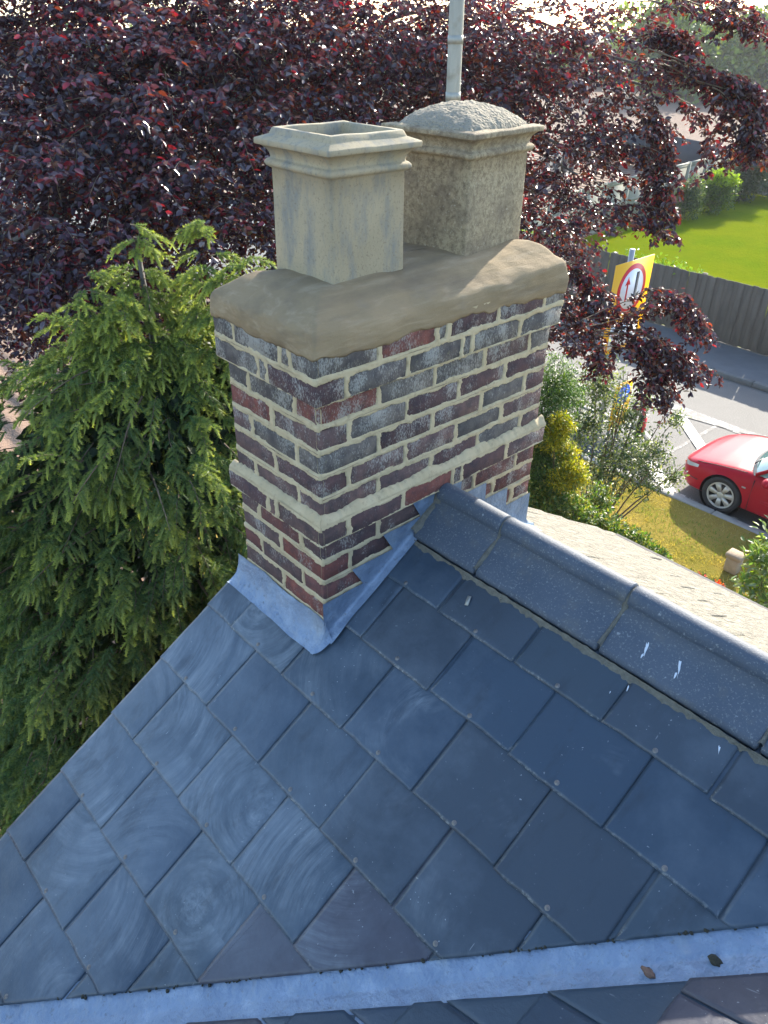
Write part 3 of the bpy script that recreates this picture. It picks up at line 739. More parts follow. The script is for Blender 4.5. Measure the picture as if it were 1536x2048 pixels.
# raked and smeared pointing: a relief sheet on each visible face, ragged where the pointing laps over the bricks
def pointing(face, far=False):
    Vs, Fs, nn = [], [], 0
    for c in range(1, 14):
        e = E if c in (1, 2, 8) else 0.0
        zt, zb = 0.075*(2-c), 0.075*(1-c)
        if c == 1: zt = 0.08
        L0, L1 = (-e, WD+e) if face == 'r' else (-D-e, e)
        nu = int((L1-L0)/0.0036); nv = 22
        u = np.linspace(L0, L1, nu); z = np.linspace(zb, zt, nv); U, Z = np.meshgrid(u, z, indexing='ij')
        sd = 3 if face == 'r' else 9
        ja = VJ[c][0] if face == 'r' else VJ[c][1]
        du = np.min(np.abs(U[..., None]+0.004*vnoise(Z*60, U*20, 0, sd+5)[..., None]-np.array(ja)), -1)
        lowwob = 0.0035*vnoise(U*22, c*3.3, 0, sd)
        dz = np.minimum(np.abs(Z-0.075*(1-c)+lowwob), np.abs(Z-0.075*(2-c)+0.0035*vnoise(U*22, (c-1)*3.3, 0, sd)))
        hwz = 0.0088+0.0042*fbm(U*26, Z*30, c, sd+1)+0.0018*vnoise(U*220, Z*150, 0, sd+2)
        hwu = 0.0078+0.0040*fbm(U*30, Z*26, c, sd+3)+0.0016*vnoise(U*150, Z*220, 0, sd+4)
        dd = np.minimum(dz-hwz, du-hwu)
        h0 = 0.0022+0.0014*fbm(U*60, Z*60, 0, sd+6)+0.0016*vnoise(U*9, Z*14, c, sd+7)
        h = np.where(dd < 0, h0, h0-(dd/0.0022)*0.006)
        h = np.maximum(h, -0.012)
        h[0, :] = np.minimum(h[0, :], -0.006); h[-1, :] = np.minimum(h[-1, :], -0.006)
        if e > 0: 
            h[:, 0] = np.where(np.isin(c, (2, 8)), -0.008, h[:, 0])
            if c in (2, 8): h[:, :2] = -0.008
            if c == 8: h[:, -2:] = np.minimum(h[:, -2:], 0.0)
        P_ = np.zeros((nu, nv, 3))
        if face == 'r': P_[..., 0] = e+h; P_[..., 1] = U; P_[..., 2] = Z
        else: P_[..., 1] = -e-h; P_[..., 0] = U; P_[..., 2] = Z
        Q = gridF(nu, nv); Q = Q if face != 'r' else Q[:, ::-1]
        Vs.append(P_.reshape(-1, 3)); Fs.append(Q+nn); nn += nu*nv
    V = np.concatenate(Vs); Q = np.concatenate(Fs); n = len(Q)
    me = bigmesh('pointing', V, Q.ravel(), np.arange(n)*4, np.full(n, 4), True); me.materials.append(M_mortar)
    put(bpy.data.objects.new('pointing', me), chim)
pointing('r'); pointing('l')
# sloping weathering fillet on the projecting string course
def fillet(face):
    L0, L1 = (-E-0.002, WD+E) if face == 'r' else (-D-E, E+0.002)
    n = 300; u = np.linspace(L0, L1, n); zt0 = 0.075*(1-7)
    top = zt0+0.023+0.006*fbm(u*16, 1, 0, 21)+0.003*vnoise(u*90, 0, 0, 22); bot = zt0-0.008+0.003*fbm(u*20, 2, 0, 23)
    Pm = np.zeros((n, 6, 3))
    for j, f in enumerate((0.0, 0.25, 0.5, 0.75, 0.95, 1.0)):
        off = (E+0.004)*(1-f)+0.003*f+0.0012*math.sin(f*math.pi)
        z = bot+(top-bot)*f
        if j == 0: off = E-0.002
        if j == 5: off = -0.003
        off = off+0.0016*fbm(u*40, f*4, 0, 25)
        if face == 'r': Pm[:, j, 0] = off; Pm[:, j, 1] = u*1.0; Pm[:, j, 2] = z
        else: Pm[:, j, 1] = -off; Pm[:, j, 0] = u; Pm[:, j, 2] = z
        # mitre at the front corner
        if face == 'r': Pm[:, j, 1] = np.maximum(Pm[:, j, 1], -off)
        else: Pm[:, j, 0] = np.minimum(Pm[:, j, 0], off)
    gridobj('mortar_fillet', Pm, M_mortar, chim, flip=(face == 'l'))
fillet('r'); fillet('l')

# cement flaunching
def rrect(hx, hy, r, n=12):
    """rounded rectangle, sampled densely: unit list of points around"""
    pts = []
    cs = [(hx-r, hy-r, 0), (-hx+r, hy-r, 90), (-hx+r, -hy+r, 180), (hx-r, -hy+r, 270)]
    for (cx, cy, a0) in cs:
        for q in range(n): 
            a = R(a0+90*q/(n-1)); pts.append((cx+r*math.cos(a), cy+r*math.sin(a)))
    out = []
    for i in range(len(pts)):
        p, q = np.array(pts[i]), np.array(pts[(i+1) % len(pts)]); L = np.linalg.norm(q-p); m = max(1, int(round(L/0.012)))
        for j in range(m): out.append(p+(q-p)*j/m)
    return np.array(out)
hx, hy = D/2+E, WD/2+E; cx, cy = -D/2, WD/2
base = rrect(hx, hy, 0.011, 5); NB = len(base)
prof = [(0.012, 0.060), (-0.002, 0.054), (-0.006, 0.060), (-0.009, 0.072), (-0.008, 0.090), (-0.005, 0.108), (-0.001, 0.120), (0.006, 0.129), (0.022, 0.141), (0.042, 0.154), (0.066, 0.169), (0.095, 0.184), (0.13, 0.190), (0.17, 0.193), (0.20, 0.195), (0.2424, 0.196)]
Pm = np.zeros((len(prof), NB, 3))
angn = np.arctan2(base[:, 1], base[:, 0])
for i, (ins, z) in enumerate(prof):
    sx = (hx-ins)/hx; sy = (hy-ins)/hy
    Pm[i, :, 0] = cx+base[:, 0]*sx; Pm[i, :, 1] = cy+base[:, 1]*sy
    wob = fbm(Pm[i, :, 0]*7, Pm[i, :, 1]*7, z*9, 31)
    zz = z+0.0045*wob+0.004*vnoise(Pm[i, :, 0]*16, Pm[i, :, 1]*16, z*14, 36)
    if i <= 2:
        cor = np.exp(-((base[:, 0]-hx)**2+(base[:, 1]+hy)**2)/0.012)
        rag = 0.010*fbm(Pm[i, :, 0]*13, Pm[i, :, 1]*13, 0, 33)+0.005*vnoise(Pm[i, :, 0]*60, Pm[i, :, 1]*60, 0, 34)
        rag = rag - 0.016*np.clip((base[:, 1]+0.1)/hy, 0, 1)*(base[:, 0] > 0)
        zz = zz+rag+0.006*cor
    else:
        out = 0.0075*wob+0.0045*vnoise(Pm[i, :, 0]*12, Pm[i, :, 1]*12, z*34, 37)
        Pm[i, :, 0] += np.sign(base[:, 0])*out*(np.abs(base[:, 0]) > hx*0.8); Pm[i, :, 1] += np.sign(base[:, 1])*out*(np.abs(base[:, 1]) > hy*0.9)
    # the heel at the far right corner stands up higher
    hump = 0.020*np.exp(-((Pm[i, :, 0]-0.0)**2+(Pm[i, :, 1]-0.97)**2)/0.016)*min(1, i/6)
    Pm[i, :, 2] = zz+hump
gridobj('flaunching', Pm, M_flaunch, chim, wrap=True, flip=True)

# pots
def sqring(h, z, bev=0.005, n=3):
    pts = []
    for (sx, sy, a0) in ((1, 1, 0), (-1, 1, 90), (-1, -1, 180), (1, -1, 270)):
        for q in range(n):
            a = R(a0+90*q/(n-1)); pts.append((sx*(h-bev)+bev*math.cos(a), sy*(h-bev)+bev*math.sin(a), z))
    # insert points along the sides
    out = []
    for i in range(len(pts)):
        p, q = np.array(pts[i]), np.array(pts[(i+1) % len(pts)]); m = 6 if np.linalg.norm(q-p) > 0.03 else 1
        for j in range(m): out.append(p+(q-p)*j/m)
    return np.array(out)
def chimney_pot(h, prof, mat, loc, rz, dome=None):
    rings = np.stack([sqring(h+o, z, b) for (o, z, b) in prof]); nz = fbm(rings[..., 0]*14, rings[..., 1]*14, rings[..., 2]*14, int(rz*100)+41)*0.0013
    rings[..., :2] *= (1+nz[..., None]*3); rings[..., 2] += nz
    P_ = np.array(rings)
    F = [tuple(f) for f in gridF(P_.shape[0], P_.shape[1], True)[:, ::-1]]
    me = meshF('chimney_pot', P_.reshape(-1, 3), F, False); me.materials.append(mat)
    o = bpy.data.objects.new('chimney_pot', me); put(o, chim); o.matrix_basis = Matrix.Translation(loc) @ Matrix.Rotation(rz, 4, 'Z')
    return o
zb = 0.0
body = [(0.000, -0.05, 0.006), (0.000, 0.00, 0.006), (-0.001, 0.10, 0.006), (-0.002, 0.20, 0.006), (-0.002, 0.258, 0.006)]
ring = [(0.004, 0.261, 0.006), (0.010, 0.265, 0.007), (0.0125, 0.271, 0.007), (0.011, 0.277, 0.007), (0.006, 0.2815, 0.007), (0.001, 0.283, 0.006)]
cav = [(0.000, 0.287, 0.006), (0.0015, 0.295, 0.006), (0.006, 0.303, 0.006), (0.013, 0.310, 0.006), (0.021, 0.3155, 0.006)]
lip = [(0.0275, 0.3165, 0.003), (0.0290, 0.319, 0.003), (0.0290, 0.329, 0.003), (0.0275, 0.3315, 0.003)]
topo = [(0.000, 0.342, 0.004), (-0.001, 0.344, 0.004), (-0.006, 0.3555, 0.004), (-0.0085, 0.3575, 0.004), (-0.020, 0.3575, 0.004), (-0.0235, 0.3545, 0.004), (-0.026, 0.30, 0.004), (-0.026, 0.10, 0.004), (-0.08, -0.04, 0.004)]
h1 = 0.130; p1 = chimney_pot(h1, body+ring+cav+lip+topo, M_pot1, (-0.114-h1+0.001, 0.151+h1, 0.190), 0.0)
p1['label'] = 'pale square chimney pot, open at the top'
h2 = 0.147; body2 = [(o, z*1.015, b) for (o, z, b) in body]
p2c = np.array([-0.094, 0.644])+np.array([[math.cos(R(5)), -math.sin(R(5))], [math.sin(R(5)), math.cos(R(5))]]) @ np.array([-h2, h2])
p2 = chimney_pot(h2, body2+[(o, z+0.004, b) for o, z, b in ring+cav+lip]+[(0.012, 0.338, 0.004), (0.004, 0.340, 0.004)], M_pot2, (p2c[0], p2c[1], 0.190), R(5))
p2['label'] = 'brown stained square chimney pot, capped with rough concrete'
# concrete cap on the second pot: a square dome
n = 34; g = np.linspace(-1, 1, n); U, V_ = np.meshgrid(g, g, indexing='ij'); hh = h2+0.016
m_ = np.maximum(np.abs(U), np.abs(V_)); rr = np.sqrt(U*U+V_*V_)
zd = 0.335+0.062*np.clip(1-0.55*m_**2.0-0.40*np.clip(rr, 0, 1.2)**1.8, 0, 1)**0.8
zd = np.where(m_ > 0.985, 0.325, zd)+0.0035*fbm(U*9, V_*9, 0, 51)*(m_ < 0.98)+0.0018*vnoise(U*34, V_*34, 0, 52)*(m_ < 0.98)
zd += np.where((np.abs(U-0.42) < 0.03) & (m_ < 0.95), -0.003, 0)
Pd = np.stack([U*hh*(1+0.02*vnoise(U*7, V_*7, 0, 53)*(m_ > 0.9)), V_*hh*(1+0.02*vnoise(U*7, V_*7, 3, 53)*(m_ > 0.9)), zd], -1)
Q = gridF(n, n)[:, ::-1]
me = bigmesh('concrete_cap', Pd.reshape(-1, 3), Q[:, ::-1].ravel() if False else Q.ravel(), np.arange(len(Q))*4, np.full(len(Q), 4), True); me.materials.append(M_cap)
o = bpy.data.objects.new('concrete_cap', me); put(o, p2)
o.matrix_parent_inverse = Matrix(); o.matrix_basis = Matrix()

# lead flashings: apron along the front, wrapping the corner into the stepped side flashing
def Zr(y): return Z0+0.6208*y+0.0165/CT
# apron: profile going up the face
xs = np.linspace(-0.492, 0.012, 90)
prf = [(-0.066, 0.0035), (-0.060, 0.0045), (-0.048, 0.007), (-0.034, 0.013), (-0.022, 0.024), (-0.013, 0.040), (-0.0085, 0.060), (-0.0065, 0.085), (-0.006, 0.105)]
Pm = np.zeros((len(xs), len(prf), 3))
for j, (yy, hh) in enumerate(prf):
    Pm[:, j, 0] = xs; Pm[:, j, 1] = yy+0.002*fbm(xs*9, j*0.35, 0, 61); zz = Z0+0.6208*yy+0.0165/CT+hh-0.02*0
    wl = np.where(xs < -0.44, (xs+0.44)*0.5, 0)      # the free end by the verge sags
    Pm[:, j, 2] = np.maximum(zz+wl*min(1, j/4), Z0+0.6208*yy+0.004)+0.0022*fbm(xs*14, j*0.5, 0, 62)
top = len(prf)-1
Pm[:, top, 2] = -0.075*10.97+0.004*fbm(xs*18, 3, 0, 63)+0.002*vnoise(xs*80, 0, 0, 64)
Pm[:, top-1, 2] = 0.5*(Pm[:, top, 2]+Pm[:, top-2, 2])
gridobj('apron_flashing', Pm, M_lead, chim)
# side flashing: stepped upstand on the right face, fold and foot lying on the slates
treads = [(-0.02, 0.160, -0.748), (0.108, 0.286, -0.673), (0.232, 0.410, -0.598), (0.374, 0.60, -0.523)]
treadsF = [(0.50, 0.640, -0.515), (0.60, 0.780, -0.595), (0.735, 0.905, -0.665), (0.862, 1.040, -0.745)]
def topz(y):
    z = -9.0
    for (a, b, zz) in treads:
        lean = (0.075)*0.55
        if y <= b and y >= -1: z = zz; 
        if y <= b: return zz
    return -0.523
ny = 260; ys = np.linspace(-0.012, 0.52, ny); nv = 14
Pm = np.zeros((ny, nv, 3))
for i, y in enumerate(ys):
    zt = topz(y); zr = Zr(y)
    # step with a slanting riser
    for kq in range(nv):
        f = kq/(nv-1)
        if f < 0.35:
            q = f/0.35                               # foot on the slates
            xo = 0.040*(1-q)+0.014*q; z = zr+0.0032+0.003*q*q
            wob = 0.004*vnoise(y*12, 0, 0, 71)*(1-q)
            Pm[i, kq] = (xo+wob, y, z)
        elif f < 0.6:
            q = (f-0.35)/0.25; a = q*math.pi/2
            Pm[i, kq] = (0.0065+0.0075*(1-math.sin(a)), y, zr+0.006+0.022*(1-math.cos(a)))
        else:
            q = (f-0.6)/0.4; z0_ = zr+0.028
            rise = max(zt-z0_, 0.002); Pm[i, kq] = (0.0066+0.0012*fbm(y*20, q*3, 0, 72), max(y-0.62*rise*q, -0.012), z0_+rise*q)
# lean of the risers: shift upper points of each step back along y
gridobj('step_flashing', Pm, M_lead, chim)
for (a, b, zz) in []: pass
# rounded corner piece of the foot
n = 20; A_ = np.linspace(0, math.pi/2, n); rad = np.linspace(0.0, 1.0, 9)
Pm = np.zeros((n, 9, 3))
for i, a in enumerate(A_):
    for j, r_ in enumerate(rad):
        rr = 0.006+0.058*r_*(0.72+0.28*math.cos(a)**2)
        x = rr*math.sin(a)*0.78; y = -rr*math.cos(a)*1.05
        hh = 0.0045+0.05*(1-r_)**2.4
        Pm[i, j] = (x, y, Z0+0.6208*y+0.0165/CT+hh+0.0012*fbm(a*5, r_*6, 0, 75))
gridobj('corner_flashing', Pm, M_lead, chim, flip=True)
ys = np.linspace(0.50, 1.06, 240); Pm = np.zeros((len(ys), nv, 3))
def Zf(y): return -0.600-(y-0.5)*0.6208+0.0165/CT
for i, y in enumerate(ys):
    zt = [zz for (a, b, zz) in treadsF if y >= a][-1]; zr = Zf(y)
    for kq in range(nv):
        f = kq/(nv-1)
        if f < 0.35:
            q = f/0.35; Pm[i, kq] = (0.055*(1-q)+0.014*q, y, zr+0.003+0.003*q*q)
        elif f < 0.6:
            q = (f-0.35)/0.25; a = q*math.pi/2; Pm[i, kq] = (0.0065+0.0075*(1-math.sin(a)), y, zr+0.006+0.022*(1-math.cos(a)))
        else:
            q = (f-0.6)/0.4; z0_ = zr+0.028; yw = min(y, WD+0.004); Pm[i, kq] = (0.0062, yw, z0_+max(zt-z0_, 0.002)*q)
gridobj('step_flashing', Pm, M_lead, chim)

# aerial mast strapped to the back of the stack
mast = thing('aerial_mast', (-0.495, 1.00, -0.4), 'grey galvanised aerial mast rising behind the capped chimney pot', 'mast')
pm0 = np.array([-0.497, 1.005, -0.35]); pm1 = np.array([-0.497, 0.955, 1.9])
mb = MB(); mb.tube([pm0+(pm1-pm0)*t for t in np.linspace(0, 1, 8)], 0.0238, 20); mb.build('tube', M_galv, mast, True)
def pmz(z): return pm0+(pm1-pm0)*((z-pm0[2])/(pm1[2]-pm0[2]))
for z in (0.575, 0.735):
    mb = MB(); mb.tube([pmz(z-0.012), pmz(z+0.012)], 0.0252, 20); mb.build('collar', M_galv, mast, True)
for z in (-0.25, -0.05):
    c_ = pmz(z); mb = MB(); mb.box((c_[0]-0.035, c_[1]-0.035, z-0.015), (-D-E-0.0 if z > -0.07 else -D, c_[1]+0.035, z+0.015)); mb.build('bracket', M_galv, mast)
#@@PART3
# ================================================================== the setting
def sheet(name, x0, x1, y0, y1, z, mat, kind='structure', nx=2, ny=2, amp=0.0):
    X, Y = np.meshgrid(np.linspace(x0, x1, nx), np.linspace(y0, y1, ny), indexing='ij')
    Zz = np.full_like(X, z)+amp*fbm(X*0.5, Y*0.5, 0, 81)
    o = gridobj(name, np.stack([X, Y, Zz], -1), mat, None, smooth=True, flip=False)
    return setp(o, kind=kind)
sheet('ground', -420, 380, -300, 480, GR-0.06, M_field)
YK, YF = 9.70, 15.09
sheet('road', -90, 60, YK, YF, GR, M_asph)
sheet('grass_verge', -11, 40, 2.36, YK-0.15, GR+0.075, M_verge, nx=80, ny=20, amp=0.03)
sheet('pavement', -90, 60, YF+0.14, 16.83, GR+0.10, M_path)
sheet('lawn', -15.2, 14, 16.88, 37.0, GR+0.03, M_lawn)
M_kerb2 = simple('shade_toned_kerb', (0.11, 0.108, 0.10), 0.9, var=0.3, scale=10, bump=0.3)  # far kerb coloured darker, the fence's shadow put into its tone
def kerb_run(name, y0, y1, xs0, xs1, ztop, mat=M_kerb):
    par = setp(bpy.data.objects.new(name, None), kind='structure'); par.location = (xs0, y0, GR); col.objects.link(par)
    mb = MB(); mb.box((-0.455, -(y1-y0)/2, -0.12), (0.455, (y1-y0)/2, 0.0), c=0.012); me = meshF('kerb_stone', np.concatenate(mb.V), mb.F); me.materials.append(mat)
    x = xs0
    while x < xs1:
        objm('kerb_stone', me, par, Matrix.Translation((x, (y0+y1)/2, GR+ztop+random.gauss(0, 0.003)))); x += 0.92
kerb_run('near_kerb', YK-0.15, YK, -14, 6, 0.10)
kerb_run('far_kerb', YF, YF+0.14, -16, 4, 0.115, M_kerb2)
# painted markings
def strip(name, a, b, wd, z, mat):
    a, b = np.array(a), np.array(b); d = norm(b-a); s = np.array([-d[1], d[0]])*wd/2
    V = [(*(a+s), z), (*(a-s), z), (*(b-s), z), (*(b+s), z)]
    o = obj(name, V, [(0, 1, 2, 3)], mat); setp(o, kind='structure'); return o
strip('road_marking', (-4.72, 12.55), (-3.30, 11.20), 0.22, GR+0.018, M_paint)
strip('road_marking', (-4.12, 10.45), (-3.35, 9.78), 0.24, GR+0.018, M_paint)
strip('road_marking', (-4.09, 10.30), (-4.06, 12.9), 0.07, GR+0.004, M_paint2)
strip('road_marking', (-7.5, 12.95), (1.5, 12.75), 0.26, GR+0.008, M_paint2)
strip('road_marking', (-6.6, 12.35), (-3.0, 13.0), 0.16, GR+0.012, M_paint2)
strip('road_marking', (-9.5, 9.84), (5.0, 9.84), 0.09, GR+0.006, M_paint2)

# kerbed build-out in the near lane
bo = thing('traffic_island', (-5.6, 10.5, GR), 'rounded kerbed traffic build-out jutting from the near kerb', 'traffic island')
def outline(off=0.0, n=16):
    pts = [(-9.0, YK-0.0), ]
    x1, y1, r = -4.25-off, 11.35-off, 0.85-off
    pts = [(-9.0+off, YK)]+[(x1-r+r*math.cos(a), YK+0.55+(0.55)*math.sin(a)*0+0) for a in []]
    arc = [(x1-r+r*math.cos(a), y1-r+r*math.sin(a)) for a in np.linspace(R(0), R(90), n)]
    arc0 = [(x1, YK)]
    return [(-9.0+off, YK)]+arc0+arc+[(-8.4+off, y1), (-9.0+off, y1-0.6)]
mb = MB(); mb.prism(outline(0.13), 2, GR-0.02, GR+0.105); mb.build('paving', M_path, bo)
oo, ii = outline(0.0), outline(0.128); n = len(oo); V = []; F = []
for (p, z) in ((oo, GR-0.02), (oo, GR+0.115), (ii, GR+0.125), (ii, GR+0.05)): V += [(q[0], q[1], z) for q in p]
for a in range(3): F += [(a*n+i, a*n+(i+1) % n, (a+1)*n+(i+1) % n, (a+1)*n+i) for i in range(n)]
obj('kerb_edge', V, F, M_kerb, bo)

# ------------------------------------------------------------------ fences
rgF = np.random.default_rng(23)
fen = thing('roadside_fence', (-6, 16.87, GR), 'tall weathered vertical board fence along the far pavement', 'fence')
FH = 1.56
bms = []
for q in range(5):
    V, F = chamfer((-0.066, -0.009, 0), (0.066, 0.009, FH-0.12+0.0), 0.003); me = meshF('board', V, F); me.materials.append(M_fence); bms.append(me)
x = -17.0; i = 0
while x < 3.0:
    objm('board', bms[i % 5], fen, Matrix.Translation((x, 16.86+(0.010 if i % 2 else -0.006)+rgF.normal(0, 0.002), GR+0.12+rgF.normal(0, 0.006))) @ Matrix.Rotation(rgF.normal(0, 0.01), 4, 'Y')); x += 0.112; i += 1
for z in (0.35, 0.85, 1.35):
    mb = MB(); mb.box((-17, 16.885, GR+z), (3, 16.93, GR+z+0.08)); mb.build('rail', M_fence, fen)
mb = MB(); mb.box((-17, 16.835, GR), (3, 16.885, GR+0.118)); mb.build('gravel_board', M_fence, fen)
x = -17.0
while x < 3.1:
    mb = MB(); mb.box((x-0.05, 16.94, GR), (x+0.05, 17.04, GR+FH)); mb.build('post', M_fence, fen); x += 2.5
def panel_fence(name, a, b, h, mat, label, npan, cap=True):
    a, b = np.array(a, float), np.array(b, float); f = thing(name, (*(a+b)/2, GR), label, 'fence'); d = norm(b-a); ang = math.atan2(d[1], d[0]); L = np.linalg.norm(b-a)/npan
    for i in range(npan):
        p = a+d*L*i; Mx = Matrix.Translation((p[0], p[1], GR)) @ Matrix.Rotation(ang, 4, 'Z')
        mb = MB(); mb.box((0.055, -0.02, 0.05), (L-0.055, 0.005, h-0.06), Mx)
        for q in (0.09, h*0.5, h-0.16): mb.box((0.06, -0.045, q), (L-0.06, -0.0205, q+0.10), Mx)
        for q in (0.05, L-0.15): mb.box((q+0.01, -0.046, 0.2), (q+0.09, -0.021, h-0.17), Mx)
        mb.build('panel', mat, f)
        mb = MB(); mb.box((-0.052, -0.07, 0), (0.052, 0.06, h+0.02), Mx); mb.build('post', mat, f)
        if cap: mb = MB(); mb.box((0.054, -0.06, h-0.058), (L-0.054, 0.045, h), Mx); mb.build('capping', mat, f)
    return f
panel_fence('panel_fence', (-14.3, 19.0), (-15.9, 36.4), 1.75, M_fence2, 'pale grey green panel fence along the left of the lawn', 10)
panel_fence('panel_fence', (-15.75, 36.55), (-1.5, 34.3), 1.6, M_fence3, 'brown grey panel fence across the far end of the lawn', 8)
panel_fence('dark_screen', (-16.3, 37.2), (-26.5, 41.0), 1.75, M_dark, 'dark windbreak screen beyond the lawn, open towards the field', 5, cap=False)
panel_fence('dark_screen', (-19.4, 26.0), (-26.5, 40.5), 1.75, M_dark, 'dark windbreak screen behind the copper leaves, running to the field', 7, cap=False)

# ------------------------------------------------------------------ signs
def arrow(x, yc, zc, L, wd, dirz, hw, hl):
    """flat arrow in the plane x = const; returns polygon in (y,z)"""
    s = dirz
    return [(yc-wd/2, zc-s*L/2), (yc+wd/2, zc-s*L/2), (yc+wd/2, zc+s*(L/2-hl)), (yc+hw/2, zc+s*(L/2-hl*1.15)), (yc, zc+s*L/2), (yc-hw/2, zc+s*(L/2-hl*1.15)), (yc-wd/2, zc+s*(L/2-hl))]
sg = thing('road_sign', (-5.26, 10.52, GR), 'tall yellow backed priority road sign with red and black arrows on a grey post', 'sign')
SX = -5.20; y0s, y1s = 10.00, 11.14; zt, zbot = -2.50, -4.05
mb = MB(); mb.tube([(SX-0.06, 10.50, GR), (SX-0.06, 10.50, -2.33)], 0.045, 14); mb.build('post', M_greypost, sg, True)
mb = MB(); mb.box((SX-0.012, y0s, zbot), (SX, y1s, zt)); mb.build('backing_board', M_yel, sg)
cyS, czS, rS = 10.58, -2.98, 0.42
def disc(r, n=40): return [(cyS+r*math.cos(2*math.pi*i/n), czS+r*math.sin(2*math.pi*i/n)) for i in range(n)]
mb = MB(); mb.prism(disc(rS), 0, SX+0.0005, SX+0.006); rim = mb.build('red_rim', M_sred, sg)
mb = MB(); mb.prism(disc(rS*0.80), 0, SX+0.0065, SX+0.009); mb.build('white_disc', M_white, sg)
mb = MB(); mb.prism(arrow(0, cyS-0.145, czS+0.02, 0.42, 0.045, 1, 0.16, 0.13), 0, SX+0.0095, SX+0.011); mb.build('red_arrow', M_sred, sg)
mb = MB(); mb.prism(arrow(0, cyS+0.125, czS-0.01, 0.56, 0.085, -1, 0.25, 0.19), 0, SX+0.0095, SX+0.011); mb.build('black_arrow', M_blk, sg)
mb = MB(); mb.box((SX+0.0005, 10.16, -3.96), (SX+0.006, 10.99, -3.52)); mb.build('text_plate', M_white, sg)
mb = MB()
for r_, z in enumerate((-3.60, -3.73, -3.86)):
    y = 10.22
    while y < 10.90:
        l = random.uniform(0.03, 0.05); mb.box((SX+0.0065, y, z-0.035), (SX+0.0078, y+l*0.32, z+0.035)); mb.box((SX+0.0065, y+l*0.33, z-0.033), (SX+0.0078, y+l, z-0.020)); y += l+0.02
mb.build('lettering', M_blk, sg)
s2 = thing('road_sign', (-5.0, 10.65, GR), 'low yellow sign with a blue arrow disc on the build-out', 'sign')
mb = MB(); mb.box((-5.03, 10.40, -5.50), (-5.01, 10.93, -4.62)); mb.build('backing_board', M_yel, s2)
for y in (10.46, 10.87):
    mb = MB(); mb.box((-5.06, y-0.03, GR+0.1), (-5.031, y+0.03, -4.70)); mb.build('leg', M_greypost, s2)
cyS, czS = 10.68, -4.86
mb = MB(); mb.prism(disc(0.20), 0, -5.0095, -5.004); mb.build('blue_disc', M_blue, s2)
mb = MB(); mb.prism([(cyS+a*0.707-b*0.707, czS+a*0.707*-1-b*0.707) for a, b in ((-0.03, -0.13), (0.03, -0.13), (0.03, 0.02), (0.09, 0.02), (0, 0.13), (-0.09, 0.02), (-0.03, 0.02))], 0, -5.0035, -5.0015); mb.build('white_arrow', M_white, s2)
bl = thing('bollard', (-4.72, 11.0, GR+0.1), 'short black bollard with a red reflector on the build-out', 'bollard')
mb = MB(); mb.lathe([(0.001, 0), (0.085, 0.0), (0.075, 0.05), (0.068, 0.40), (0.055, 0.45), (0.001, 0.46)], (-4.72, 11.0, GR+0.1), 2, 18); mb.build('body', M_black, bl, True)
mb = MB(); mb.box((-4.665, 10.955, GR+0.22), (-4.645, 11.045, GR+0.50)); mb.build('reflector', M_sred, bl)

